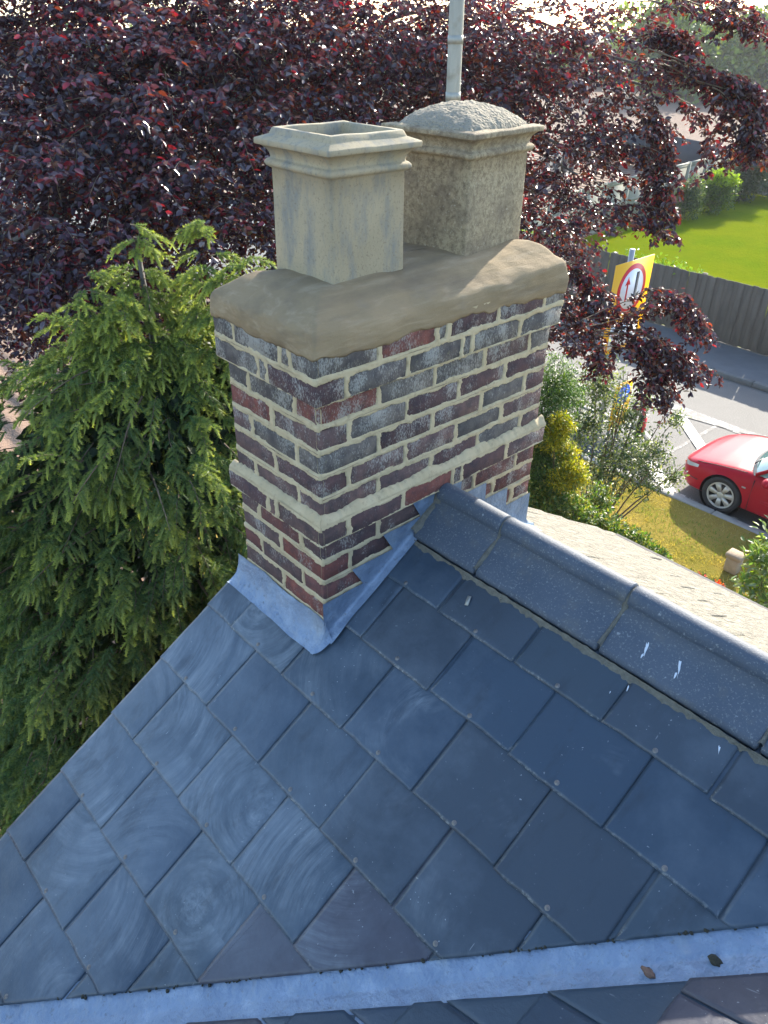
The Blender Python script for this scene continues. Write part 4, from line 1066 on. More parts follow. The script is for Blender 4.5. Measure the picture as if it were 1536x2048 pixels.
# ------------------------------------------------------------------ car
def build_car(xn, yn, zg):
    t = thing('parked_car', (xn+2.0, yn+0.86, zg), 'red hatchback parked against the near kerb, front half in view', 'car')
    WC = 0.86; RW = 0.305; xw = (0.84, 3.36); ARCH = 0.350
    xs = np.unique(np.concatenate([np.linspace(0, 0.3, 14), np.arange(0.3, 4.05, 0.035)]))
    def hw(x):
        f = 0.855*(1-np.exp(-(np.maximum(x, 0)+0.045)/0.15)*0.62)
        r_ = 1-0.30*np.clip((x-3.65)/0.40, 0, 1)**2
        return np.minimum(f, 0.855)*r_
    xq = [0, 0.06, 0.14, 0.3, 0.6, 0.9, 1.25, 1.6, 3.3, 3.8, 4.0, 4.1]
    zcq = [0.54, 0.59, 0.635, 0.69, 0.76, 0.81, 0.85, 0.86, 0.90, 0.88, 0.80, 0.74]
    zc = lambda x: np.interp(x, xq, zcq)
    zbq = lambda x: np.interp(x, [0, 0.25, 0.5, 3.6, 4.1], [0.24, 0.19, 0.20, 0.20, 0.30])
    rows = []
    for x in xs:
        h = hw(x); top = zc(x); b = zbq(x); ze = top-0.035
        sh = top-0.10; nose = np.clip((0.22-x)/0.22, 0, 1)
        half = [(0.0, b), (-h*0.6, b), (-h*0.93, b+0.01), (-h*0.985, b+0.05), (-h*0.99, b+0.16*(sh-b)/0.6), (-h*1.0, b+(sh-b)*0.42), (-h*1.005, b+(sh-b)*0.60), (-h*1.0, b+(sh-b)*0.78), (-h*0.985, b+(sh-b)*0.92), (-h*0.955, sh+0.028), (-h*0.90, ze+0.004), (-h*0.80, ze+0.016), (-h*0.62, top-0.012), (-h*0.32, top-0.002), (0.0, top)]
        full = half+[(-p[0], p[1]) for p in half[-2:0:-1]]
        rows.append([(x, p[0], p[1]) for p in full])
    P_ = np.array(rows); P0 = P_.copy(); nu, nv = P_.shape[:2]
    Q = gridF(nu, nv, True); keep = np.ones(len(Q), bool)
    sideV = (P_[..., 2] < 0.70) & (np.abs(P_[..., 1]) > 0.60)
    for cxw in xw:
        d = np.hypot(P0[..., 0]-cxw, P0[..., 2]-RW); ins = (d < ARCH) & sideV
        fl = ins.reshape(-1)[Q].all(1); keep &= ~fl
        s_ = ARCH/np.maximum(d, 1e-3)
        P_[..., 0] = np.where(ins, cxw+(P0[..., 0]-cxw)*s_, P_[..., 0]); P_[..., 2] = np.where(ins & (P0[..., 2] > b), RW+(P0[..., 2]-RW)*s_, P_[..., 2])
        P_[..., 2] = np.where(ins, np.maximum(P_[..., 2], 0.19), P_[..., 2])
    V = P_.reshape(-1, 3)+np.array([xn, yn+WC, zg])
    F = [tuple(f) for f in Q[keep][:, ::-1]]+[tuple(range(nv)), tuple(range((nu-1)*nv, nu*nv))[::-1]]
    obj('body', V, F, M_red, t, True)
    off = np.array([xn, yn+WC, zg])
    # dark wheel housings
    for cxw in xw:
        for sy in (-1, 1):
            mb = MB(); mb.lathe([(0.001, 0.42*sy), (ARCH+0.005, 0.42*sy), (ARCH+0.005, 0.835*sy)], off+np.array([cxw, 0, RW]), 1, 30); mb.build('wheel_housing', M_black, t, True)
            y = 0.80*sy
            wl = MB(); wl.lathe([(0.20, -0.09*sy), (0.27, -0.10*sy), (0.305, -0.085*sy), (RW, -0.05*sy), (RW, 0.03*sy), (0.300, 0.055*sy), (0.265, 0.062*sy), (0.225, 0.056*sy), (0.215, 0.04*sy)], off+np.array([cxw, y, RW]), 1, 36)
            wo_ = wl.build('wheel', M_rubber, t, True)
            hb = MB(); hb.lathe([(0.001, 0.020*sy), (0.218, 0.020*sy), (0.218, 0.0*sy)], off+np.array([cxw, y, RW]), 1, 36); hb.build('rim_well', M_black, wo_)
            hb = MB(); hb.lathe([(0.196, 0.030*sy), (0.200, 0.052*sy), (0.212, 0.058*sy), (0.221, 0.054*sy), (0.221, 0.03*sy)], off+np.array([cxw, y, RW]), 1, 40)
            hb.lathe([(0.001, 0.056*sy), (0.035, 0.055*sy), (0.062, 0.048*sy), (0.070, 0.03*sy)], off+np.array([cxw, y, RW]), 1, 24)
            for q in range(7):
                a = q*2*math.pi/7+0.2; c_, s__ = math.cos(a), math.sin(a); wd0, wd1 = 0.026, 0.045
                pr = []
                for (r_, w_, yy) in ((0.05, wd0, 0.050), (0.05, -wd0, 0.050), (0.20, -wd1, 0.052), (0.20, wd1, 0.052)):
                    pr.append((r_*c_-w_*s__, yy*sy, r_*s__+w_*c_))
                pr2 = [(p[0], 0.025*sy, p[2]) for p in pr]
                hb.add(np.array(pr+pr2)+off+np.array([cxw, y, RW]), [(0,1,2,3), (4,7,6,5), (0,4,5,1), (1,5,6,2), (2,6,7,3), (3,7,4,0)])
            hb.build('hubcap', M_silver, wo_)
    # glasshouse
    def quadgrid(name, f, nu_, nv_, mat, par=t, flip=False):
        Pq = np.array([[f(u, v) for v in np.linspace(0, 1, nv_)] for u in np.linspace(0, 1, nu_)])+off
        return gridobj(name, Pq, mat, par, True, flip=flip)
    def wsb(s): return np.array([1.03+0.22*abs(s)**2.2, s*0.79, 0.868-0.03*abs(s)**2])
    def wst(s): return np.array([1.82+0.10*abs(s)**2, s*0.60, 1.34-0.03*abs(s)**2])
    quadgrid('windscreen', lambda u, v: wsb(2*u-1)*(1-v)+wst(2*u-1)*v+np.array([-0.04, 0, 0.04])*4*v*(1-v)*0.5, 17, 7, M_glass)
    quadgrid('windscreen_surround', lambda u, v: (wsb((2*u-1)*1.05)+np.array([-0.035, 0, -0.012]))*(1-v)+(wsb((2*u-1)*0.99)+np.array([0.012, 0, 0.010]))*v, 21, 3, M_black)
    quadgrid('roof_panel', lambda u, v: (wst(2*u-1)*(1-v)+np.array([3.35, (2*u-1)*0.60, 1.40-0.03*abs(2*u-1)**2])*v)+np.array([0, 0, 0.045*(1-(2*u-1)**2)+0.02*4*v*(1-v)]), 13, 9, M_red)
    quadgrid('rear_window', lambda u, v: np.array([3.35, (2*u-1)*0.60, 1.40])*(1-v)+np.array([3.92, (2*u-1)*0.72, 0.95])*v, 9, 5, M_glass)
    for s in (-1, 1):
        b0, t0 = wsb(s), wst(s); b1 = np.array([3.75, s*0.80, 0.95]); t1 = np.array([3.30, s*0.60, 1.37])
        quadgrid('side_window', lambda u, v: (b0*(1-u)+b1*u)*(1-v)+(t0*(1-u)+t1*u)*v+np.array([0, s*0.02*4*v*(1-v), 0]), 9, 5, M_glass)
        mb = MB(); mb.tube([b0+off, b0*0.5+t0*0.5+np.array([-0.01, s*0.012, 0.012])+off, t0+off], 0.030, 8); mb.tube([t0+off, t1+off], 0.026, 8); mb.tube([b1+off, t1+off], 0.05, 8); mb.build('pillar', M_red, t, True)
        mb = MB(); mb.tube([np.array([1.95, s*0.78, 0.97])+off, np.array([2.45, s*0.60, 1.39])+off][0:1]+[np.array([2.5, s*0.625, 1.37])+off], 0.02, 6); mb.build('door_frame', M_red, t)
        # mirror
        n_ = 10; th = np.linspace(0, math.pi, n_); ph = np.linspace(0, 2*math.pi, 16)
        E_ = np.array([[(0.06*math.sin(a)*math.cos(b)*(1.3 if math.cos(b) < 0 else 1), 0.115*math.cos(a), 0.075*math.sin(a)*math.sin(b)) for b in ph] for a in th])
        gridobj('mirror', E_+off+np.array([1.50, s*0.965, 0.86]), M_red, t, True)
        mb = MB(); mb.box(off+np.array([1.45, min(s*0.81, s*0.93), 0.80]), off+np.array([1.54, max(s*0.81, s*0.93), 0.835])); mb.build('mirror_stalk', M_black, t)
        # front wing repeater, rubbing strip, door gaps
        yo = s*0.8585
        mb = MB(); mb.box(off+np.array([1.12, min(yo, yo+s*0.008), 0.585]), off+np.array([1.185, max(yo, yo+s*0.008), 0.612]), c=0.003); mb.build('side_repeater', M_lamp, t)
        mb = MB(); mb.box(off+np.array([1.45, min(yo-s*0.004, yo+s*0.009), 0.455]), off+np.array([2.95, max(yo-s*0.004, yo+s*0.009), 0.505]), c=0.005); mb.build('rubbing_strip', M_red, t)
        for xd in (1.27, 2.45):
            mb = MB(); mb.box(off+np.array([xd, min(yo-s*0.03, yo+s*0.0015), 0.24]), off+np.array([xd+0.006, max(yo-s*0.03, yo+s*0.0015), 0.77])); mb.build('door_gap', M_black, t)
        mb = MB(); mb.tube([off+np.array([q, s*(hw(q)*0.90+0.001), zc(q)-0.026]) for q in np.linspace(0.30, 1.12, 14)], 0.0045, 6); mb.build('bonnet_gap', M_black, t)
        # headlamp wrapped round the corner
        Pq = []
        for u in np.linspace(0, 1, 9):
            x = 0.03+0.36*u**1.3; row = []
            for v in np.linspace(0, 1, 5):
                zt_ = zc(x)-0.060; zb_ = zt_-0.085*(1-0.55*u); yy = -hw(x)*(0.80+0.185*u)*(1.0-0.06*v) if True else 0
                row.append((x-0.012, -s*yy*-1*-1 if False else s*hw(x)*(0.90+0.09*u+0.03*(1-v)), zb_+(zt_-zb_)*v+0.004))
            Pq.append(row)
        gridobj('headlamp', np.array(Pq)+off, M_lamp, t, True, flip=(s > 0))
        mb = MB(); mb.tube([off+np.array([0.05+0.0*q, s*hw(0.05)*(0.80+0.16*q), 0.50-0.02*q]) for q in np.linspace(0, 1, 5)], 0.022, 8); mb.build('indicator', M_amber, t, True)
    # bumper slots
    mb = MB(); mb.box(off+np.array([-0.012, -0.30, 0.36]), off+np.array([0.03, 0.30, 0.42]), c=0.01); mb.box(off+np.array([-0.012, -0.36, 0.27]), off+np.array([0.03, 0.36, 0.345]), c=0.01); mb.build('grille', M_black, t)
    for s in (-1, 1):
        mb = MB(); mb.tube([off+np.array([q, s*(hw(q)+0.003), 0.385+0.02*(q/0.4)]) for q in np.linspace(0.06, 0.42, 7)], 0.010, 6); mb.build('bumper_groove', simple('dark_red_groove', (0.10, 0.006, 0.012), 0.5), t, True)
    for s in (0.1, -0.55):
        mb = MB(); mb.tube([off+np.array([1.10+0.05*q, s+0.55*q, 0.885+0.03*q]) for q in np.linspace(0, 1, 5)], 0.011, 6); mb.build('wiper', M_black, t)
    return t
build_car(-3.38, 9.80, GR)
#@@PART4
# ================================================================== vegetation
def leaf_mesh(name, P_, Dd, Nn, L, Wd, tint, mat, parent, fold=0.18, kind='stuff'):
    """ovate folded leaves: position of the stalk, direction, normal, length, width"""
    n = len(P_); Dd = norm(Dd); S = norm(np.cross(Dd, Nn)); Nn = np.cross(S, Dd)
    L = np.broadcast_to(L, (n,))[:, None]; Wd = np.broadcast_to(Wd, (n,))[:, None]
    prof = [(0.0, 0.0, 0), (0.28, -0.44, fold), (0.65, -0.40, fold), (1.0, 0.0, -0.10), (0.65, 0.40, fold), (0.28, 0.44, fold)]
    V = np.stack([P_+Dd*L*a+S*Wd*b+Nn*Wd*c for a, b, c in prof], 1)
    base = (np.arange(n)*6)[:, None]
    Q = np.concatenate([base+np.array([0, 3, 2, 1]), base+np.array([0, 5, 4, 3])], 0)
    t6 = np.repeat(tint[:, None, :], 6, 1).reshape(-1, 3)
    me = bigmesh(name, V.reshape(-1, 3), Q.ravel(), np.arange(len(Q))*4, np.full(len(Q), 4), False, t6); me.materials.append(mat)
    o = put(bpy.data.objects.new(name, me), parent)
    if kind: o['kind'] = kind
    return o
def tubes(name, lines, mat, parent, n=5):
    mb = MB()
    for P_, r_ in lines: mb.tube(P_, r_, n, cap=False)
    V = np.concatenate(mb.V); me = meshF(name, V, mb.F, True); me.materials.append(mat)
    return put(bpy.data.objects.new(name, me), parent)
def rdir(n, rg):
    v = rg.normal(size=(n, 3)); return norm(v)

# ------------------------------------------------------------------ copper beech
rb = np.random.default_rng(5)
trunk_b = at(690, 640, 10.5); trunk_b[2] = GR
beech = thing('copper_beech', trunk_b, 'large copper beech with dark purple leaves spreading behind the chimney', 'tree')
LOBES = [  # photo px, py, distance along view, radius
 (30, 90, 6.2, 0.80), (200, 40, 6.4, 0.80), (380, 60, 6.6, 0.80), (60, 300, 5.7, 0.75), (230, 230, 5.9, 0.75), (400, 230, 6.1, 0.75), (40, 500, 5.5, 0.70), (190, 430, 5.6, 0.70), (350, 400, 5.8, 0.62),
 (110, 610, 5.9, 0.60), (250, 600, 6.2, 0.6), (480, 420, 6.2, 0.66), (560, 200, 6.6, 0.8), (540, 30, 7.0, 0.85), (720, 60, 7.2, 0.85), (730, 250, 7.4, 0.75), (880, 120, 7.4, 0.75), (870, 20, 7.5, 0.6),
 (1020, 70, 7.3, 0.75), (1030, 230, 7.4, 0.65), (1130, 150, 7.1, 0.65), (1110, 350, 7.2, 0.60), (1100, 470, 7.2, 0.50), (1190, 300, 7.0, 0.55), (1180, 60, 7.3, 0.60), (1250, 160, 7.0, 0.52), (1250, 290, 6.9, 0.42), (1340, 130, 6.9, 0.42), (1350, 220, 6.8, 0.30),
 (1110, 550, 7.0, 0.36), (1145, 635, 6.9, 0.32), (1110, 690, 7.2, 0.30), (1190, 690, 7.0, 0.24), (1150, 450, 7.0, 0.34), (1330, 20, 6.8, 0.38),
 (300, -150, 7.0, 1.0), (620, -150, 7.6, 0.9), (40, -120, 6.6, 0.9),
 # a second, deeper layer
 (100, 200, 8.0, 1.1), (320, 330, 8.2, 1.1), (120, 520, 7.8, 0.95), (330, 560, 8.0, 0.9), (560, 330, 8.6, 1.1), (720, 420, 9.2, 1.0), (560, 120, 9.0, 1.2), (800, 200, 9.4, 1.1), (980, 330, 9.0, 0.8), (1080, 420, 8.4, 0.6), (980, 140, 9.2, 0.9), (1130, 600, 8.0, 0.5), (20, 380, 8.2, 0.9),
]
LP, LD, LN, LL, LT = [], [], [], [], []; twigs = []
TONE = [np.ones(3)]
def beech_spray(P0, d0, length, dens=1.0, near=False, droop=1.0):
    """an arching, drooping spray: a main twig with short side twigs carrying two-ranked leaves"""
    ns = 9; pts = [np.array(P0)]; d = norm(np.array(d0))
    for i in range(ns-1):
        d = norm(d+np.array([0, 0, -0.10*droop])+rb.normal(0, 0.06, 3)); pts.append(pts[-1]+d*length/(ns-1))
    pts = np.array(pts); axes = [(pts, 1.0)]
    if rb.random() < 0.42: twigs.append((pts, np.linspace(0.0045, 0.0012, ns)*(1.4 if length > 0.8 else 1)))
    for q in range(rb.integers(3, 6)):
        i = rb.integers(1, ns-2); dd = norm(pts[i+1]-pts[i]); sd = norm(np.cross(dd, [0, 0, 1])+1e-6)*rb.choice([-1, 1]); l2 = length*rb.uniform(0.22, 0.42)
        e = norm(dd*0.7+sd*0.8+np.array([0, 0, rb.normal(-0.15, 0.2)])); ss = np.linspace(0, 1, 5)[:, None]
        axes.append((pts[i]+e*l2*ss+np.array([0, 0, -0.25])*l2*ss**2, 0.9))
    for (pp, f) in axes:
        L = np.linalg.norm(np.diff(pp, axis=0), axis=1).sum(); n = max(3, int(L/0.034*dens)); tt = (np.arange(n)+rb.random(n))/n*(len(pp)-1); i = np.minimum(tt.astype(int), len(pp)-2); fr = (tt-i)[:, None]
        p = pp[i]*(1-fr)+pp[i+1]*fr; dd = norm(pp[i+1]-pp[i]); sd = norm(np.cross(dd, np.array([0, 0, 1.0]))+1e-6)*np.where(np.arange(n) % 2, 1, -1)[:, None]
        ld = norm(dd*0.55+sd*0.85+rb.normal(0, 0.30, (n, 3))+np.array([0, 0, -0.22])); ln = norm(np.array([0, 0, 1.0])+rb.normal(0, 0.75, (n, 3)))
        LP.append(p); LD.append(ld); LN.append(ln); LL.append(rb.uniform(0.048, 0.078, n)*(0.78 if length < 0.45 else 0.94))
        age = rb.random(n); t = np.array([0.034, 0.024, 0.034])*rb.uniform(0.6, 1.5, (n, 1)); 
        red = (age > 0.89)[:, None]; t = np.where(red, np.array([0.105, 0.013, 0.022])*rb.uniform(0.7, 1.5, (n, 1)), t)
        br = (age < 0.10)[:, None]; t = np.where(br, np.array([0.10, 0.040, 0.018])*rb.uniform(0.7, 1.3, (n, 1)), t)
        LT.append(t*TONE[0])
top_t = at(690, -150, 10.0)
for (px, py, dep, rad) in LOBES:
    c = at(px, py, dep); ns = int(62*rad**2/0.5)+8
    if dep > 7.7: ns = int(ns*0.8)
    if px > 1210: ns = int(ns*0.5)
    elif px > 1050: ns = int(ns*0.85)
    if px < 700: ns = int(ns*1.15)
    TONE[0] = np.array([1.25, 1.12, 0.92]) if px > 1000 else (np.array([1.08, 1.02, 0.98]) if px > 650 else np.array([1.0, 0.95, 0.97]))  # sprays further right tinted lighter and warmer, backlight put into the leaf colour
    hub = np.array([trunk_b[0], trunk_b[1], c[2]-0.3]); outw = norm(c-hub)
    for q in range(ns):
        v = rdir(1, rb)[0]; r_ = rad*rb.random()**0.45
        P0 = c+v*r_*np.array([1, 1, 0.8]); d0 = norm(v*0.8+outw*0.7+np.array([0, 0, rb.normal(0.05, 0.25)]))
        sl_ = rb.uniform(0.5, 0.95)*min(rad, 0.8); beech_spray(P0-d0*0.3*sl_, d0, sl_, 0.95)
# arching and hanging outer sprays at the right
TONE[0] = np.array([1.3, 1.15, 0.92])  # backlit tint for the outer sprays too
HANG = [([(1170, 650), (1240, 625), (1305, 590), (1350, 585), (1385, 625), (1404, 662)], 6.8), ([(1170, 655), (1250, 640), (1310, 605), (1360, 612), (1390, 645)], 6.9), ([(1190, 660), (1280, 655), (1330, 690), (1370, 722), (1388, 740)], 6.8),
 ([(1200, 670), (1290, 680), (1340, 700), (1378, 745)], 6.9), ([(1200, 690), (1290, 700), (1320, 740), (1315, 785)], 6.8), ([(1250, 690), (1320, 700), (1345, 745), (1350, 790)], 6.9), ([(1300, 120), (1400, 140), (1465, 180), (1478, 250), (1474, 312)], 6.6), ([(1300, 140), (1400, 170), (1432, 230), (1425, 300)], 6.7),
 ([(1320, 100), (1440, 150), (1500, 180), (1540, 230)], 6.5), ([(1340, 110), (1460, 160), (1530, 190), (1560, 260)], 6.6), ([(1400, 150), (1500, 190), (1512, 240), (1508, 292)], 6.5), ([(1440, 160), (1520, 200), (1536, 280)], 6.4), ([(1270, 200), (1330, 240), (1345, 330), (1332, 440)], 6.8), ([(1250, 230), (1310, 260), (1325, 370), (1318, 420)], 6.9),
 ([(1180, 420), (1250, 410), (1310, 425), (1338, 445)], 6.9), ([(1200, 300), (1290, 330), (1300, 400)], 6.9), ([(1280, 10), (1380, 5), (1450, 20), (1500, 40), (1540, 50)], 6.6), ([(1300, -20), (1420, -10), (1480, 10), (1450, 45)], 6.7), ([(1300, 40), (1360, 50), (1372, 90)], 6.9),
 ([(1260, 60), (1330, 60), (1352, 110)], 6.9), ([(1100, 600), (1160, 640), (1200, 700), (1200, 740)], 7.0), ([(1140, 520), (1190, 560), (1215, 620)], 6.9)]
for (pl, dep) in HANG:
    for rep in range(3):
        pp = np.array([at(a, b, dep) for a, b in pl])+rb.normal(0, 0.045, 3)
        s_ = np.linspace(0, len(pp)-1, 16); i = np.minimum(s_.astype(int), len(pp)-2); f = (s_-i)[:, None]; pp = pp[i]*(1-f)+pp[i+1]*f+np.cumsum(rb.normal(0, 0.010, (16, 3)), 0)
        if rep < 2: twigs.append((pp, np.linspace(0.006, 0.0015, 16)))
        for j in range(2, 16):
            dd = norm(pp[min(j+1, 15)]-pp[j-1]); sd = norm(np.cross(dd, [0, 0, 1])+1e-6)*(1 if j % 2 else -1)
            beech_spray(pp[j], dd*0.6+sd*0.7+np.array([0, 0, -0.1]), rb.uniform(0.10, 0.20), 0.9)
LP, LD, LN, LL, LT = map(np.concatenate, (LP, LD, LN, LL, LT))
# leaves that show largest: nearest to the camera and inside the frame
rel = LP-CAM; dp = rel @ fwd; ux = 768+FOC*(rel @ rgt)/dp; uy = 1024-FOC*(rel @ upv)/dp
vis = (ux > 0) & (ux < 1536) & (uy > 0) & (uy < 760)
order = np.argsort(np.where(vis, dp-LL*8, 1e9))[:300]
mask = np.ones(len(LP), bool); mask[order] = False
leaf_mesh('foliage', LP[mask], LD[mask], LN[mask], LL[mask], LL[mask]*0.62, LT[mask], M_beech, beech)
lv = []
for q, tn in enumerate(((0.032, 0.012, 0.022), (0.11, 0.014, 0.024), (0.045, 0.016, 0.026))):
    prof = np.array([(0.0, 0.0, 0), (0.15, -0.30, 0.1), (0.42, -0.44, 0.16), (0.72, -0.33, 0.12), (1.0, 0.0, -0.10), (0.72, 0.33, 0.12), (0.42, 0.44, 0.16), (0.15, 0.30, 0.1), (0.42, 0, 0), (0.72, 0, -0.02)])
    V = np.stack([prof[:, 0], prof[:, 1]*0.62, prof[:, 2]*0.62], -1); F = [(0, 8, 2, 1), (8, 9, 3, 2), (9, 4, 3), (0, 7, 6, 8), (8, 6, 5, 9), (9, 5, 4)]
    me = meshF('leaf', V, F, True, np.repeat(np.array([tn]), len(V), 0)); me.materials.append(M_beech); lv.append(me)
for i in order:
    d = norm(LD[i]); s_ = norm(np.cross(LN[i], d)); n_ = np.cross(d, s_); L = LL[i]
    M_ = Matrix(((d[0]*L, s_[0]*L, n_[0]*L, LP[i][0]), (d[1]*L, s_[1]*L, n_[1]*L, LP[i][1]), (d[2]*L, s_[2]*L, n_[2]*L, LP[i][2]), (0, 0, 0, 1)))
    objm('leaf', lv[1 if LT[i][0] > 0.06 else (0 if i % 2 else 2)], beech, M_)
tubes('twigs', twigs, M_twig, beech, 3)['kind'] = 'stuff'
# trunk and limbs
tp = np.array([trunk_b+(top_t-trunk_b)*t+np.array([0.25*math.sin(t*4), 0.2*math.sin(t*5+1), 0]) for t in np.linspace(0, 1, 12)])
mb = MB(); mb.tube(tp, np.linspace(0.34, 0.14, 12), 16); mb.build('trunk', M_bark, beech, True)
for (px, py, dep, rad) in LOBES[:38]:
    c = at(px, py, dep); i = int(np.clip((c[2]-0.9-trunk_b[2])/(top_t[2]-trunk_b[2])*11, 3, 9)); a = tp[i]; s_ = np.linspace(0, 1, 9)[:, None]
    ln = a*(1-s_)+c*s_+np.array([0, 0, 0.55])*(4*s_*(1-s_))+np.cumsum(rb.normal(0, 0.035, (9, 3)), 0)
    mb = MB(); mb.tube(ln, np.linspace(0.070, 0.014, 9)*(0.6 if px > 1000 else 1.0), 7); mb.build('limb', M_bark, beech, True)

# ------------------------------------------------------------------ conifer beside the gable
rc = np.random.default_rng(17)
ctip = at(268, 448, 4.25); cbase = np.array([ctip[0]-0.05, ctip[1]+0.1, GR])
conf = thing('conifer', cbase, 'bushy green conifer with drooping branch tips beside the gable', 'tree')
cl = []
SH = []
def shoot(P0, d0, L, bright, droop=0.5, rad=0.019): SH.append((*P0, *d0, L, bright, droop, rad))
def cbranch(P0, az, L, elev, fresh_lit):
    """a spreading bough that droops towards its tip, with hanging side sprays"""
    ns = max(6, int(L/0.09)); d = np.array([math.cos(az)*math.cos(elev), math.sin(az)*math.cos(elev), math.sin(elev)]); pts = [P0]
    for i in range(ns): d = norm(d+np.array([0, 0, -0.075])+rc.normal(0, 0.035, 3)); pts.append(pts[-1]+d*L/ns)
    pts = np.array(pts); cl.append((pts, np.linspace(0.010 if L > 0.6 else 0.005, 0.002, len(pts))))
    m = max(4, int(L/0.032))
    for q in range(m):
        t = (q+rc.random())/m
        if t < 0.18 and L > 0.7: continue
        f = t*ns; i = min(int(f), ns-1); p = pts[i]*(1-f+i)+pts[i+1]*(f-i); dd = norm(pts[i+1]-pts[i]); sd = norm(np.cross(dd, [0, 0, 1])+1e-6)*rc.choice([-1, 1])
        l2 = rc.uniform(0.045, 0.10)*(1.15-0.4*t)+0.012; e = norm(dd*0.75+sd*rc.uniform(0.4, 1.0)+np.array([0, 0, rc.normal(-0.15, 0.2)]))
        shoot(p, e, l2, np.clip(fresh_lit*(0.25+0.9*t)+rc.normal(0, 0.12), 0, 1), rc.uniform(0.35, 0.8))
        if rc.random() < 0.55:
            p2 = p+e*l2*0.55; e2 = norm(e+sd*0.6+np.array([0, 0, -0.3])); shoot(p2, e2, l2*0.7, np.clip(fresh_lit*(0.4+0.8*t), 0, 1), 0.6)
    for q in range(3): shoot(pts[-1], norm(d+rc.normal(0, 0.35, 3)), 0.07, min(1, fresh_lit+0.25), 0.6)
def spray(P0, o, fresh_lit, L=0.30, k=15):
    """a drooping spray on the outside of the crown: a twig with two ranks of hanging shoots"""
    d = norm(o+rc.normal(0, 0.18, 3)); pts = [P0]
    for i in range(7): d = norm(d+np.array([0, 0, -0.115])+rc.normal(0, 0.08, 3)); pts.append(pts[-1]+d*L/7)
    pts = np.array(pts)
    if rc.random() < 0.5: cl.append((pts, np.linspace(0.0042, 0.0016, 8)))
    for q in range(k):
        t = 0.12+0.88*(q+rc.random()*0.6)/k; f = min(t, 0.999)*7; i = int(f); p = pts[i]*(1-f+i)+pts[i+1]*(f-i); dd = norm(pts[i+1]-pts[i])
        sd = norm(np.cross(dd, [0, 0, 1])+1e-6)*(1 if q % 2 else -1); e = norm(dd*0.8+sd*rc.uniform(0.45, 0.95)+np.array([0, 0, rc.normal(0.05, 0.2)]))
        shoot(p, e, rc.uniform(0.042, 0.080)*(1.1-0.30*t), np.clip(fresh_lit*(0.30+0.75*t)+rc.normal(0, 0.14), 0, 1), rc.uniform(0.10, 0.55), 0.0185)
    shoot(pts[-1], d, 0.07, min(1, fresh_lit+0.2), 0.5, 0.019)
VERGE_LINE = lambda px: 1690-px*1.12
def crown_layer(tip, rfun, d0, d1, n, fresh_lit, inner=1.0, L=0.30, k=15, lump=0.36):
    """sprays spread over the part of a conical crown that faces the camera"""
    made = tries = 0
    while made < n and tries < n*40:
        tries += 1
        d = d0+(d1-d0)*rc.random()**0.85; az = rc.uniform(0, 2*math.pi); o = np.array([math.cos(az), math.sin(az), 0.0]); vc_ = norm((CAM-tip)[:2])
        if o[:2] @ vc_ < -0.30: continue
        if rc.random() > rfun(d)/rfun(d1)*0.9+0.15: continue
        r_ = rfun(d)*inner*(1+lump*fbm(az*2.2, d*2.6, 0, 44)); P0 = tip+np.array([0, 0, -d])+o*r_
        if P0[0] > -0.66 and P0[2] < -0.4: continue
        rel_ = P0-CAM; dq = rel_ @ fwd; qx = 768+FOC*(rel_ @ rgt)/dq; qy = 1024-FOC*(rel_ @ upv)/dq
        if qx < -110 or qx > 640 or qy > VERGE_LINE(qx)+170: continue
        spray(P0-o*L*0.35, norm(o+np.array([0, 0, rc.uniform(0.0, 0.45)])), fresh_lit(d), L*rc.uniform(0.75, 1.2), k); made += 1
rf_main = lambda d: float(np.interp(d, [0, 0.3, 0.5, 0.68, 0.85, 1.05, 1.5, 2.5, 3.4], [0.03, 0.08, 0.16, 0.36, 0.72, 1.02, 1.28, 1.72, 2.0]))
fr = lambda d: float(np.clip(1.05-0.55*d, 0.20, 1.0))  # fades downward: sunlight on the crown top is put into the tint
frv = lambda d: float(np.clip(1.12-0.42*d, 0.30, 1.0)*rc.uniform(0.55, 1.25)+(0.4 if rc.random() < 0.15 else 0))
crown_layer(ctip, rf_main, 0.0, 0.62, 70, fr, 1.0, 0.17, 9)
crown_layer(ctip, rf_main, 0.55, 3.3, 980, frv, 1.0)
crown_layer(ctip, rf_main, 0.6, 3.3, 360, lambda d: 0.12, 0.80, 0.40, 10)  # deeper layer tinted darker, the crown's inner shade put into its colour
for (px, py, dm, nn_, a_, b_) in ((408, 430, 1.1, 120, 0.03, 0.20), (165, 550, 0.8, 100, 0.05, 0.34), (450, 545, 1.0, 110, 0.05, 0.30), (495, 510, 0.4, 40, 0.03, 0.25), (238, 580, 0.6, 80, 0.05, 0.36)):
    tq = at(px, py, 4.22); crown_layer(tq, (lambda d, a_=a_, b_=b_: a_+b_*d), 0.0, dm, nn_, lambda d: float(np.clip(1.0-0.45*d, 0.3, 1)), 1.0, 0.16, 9)
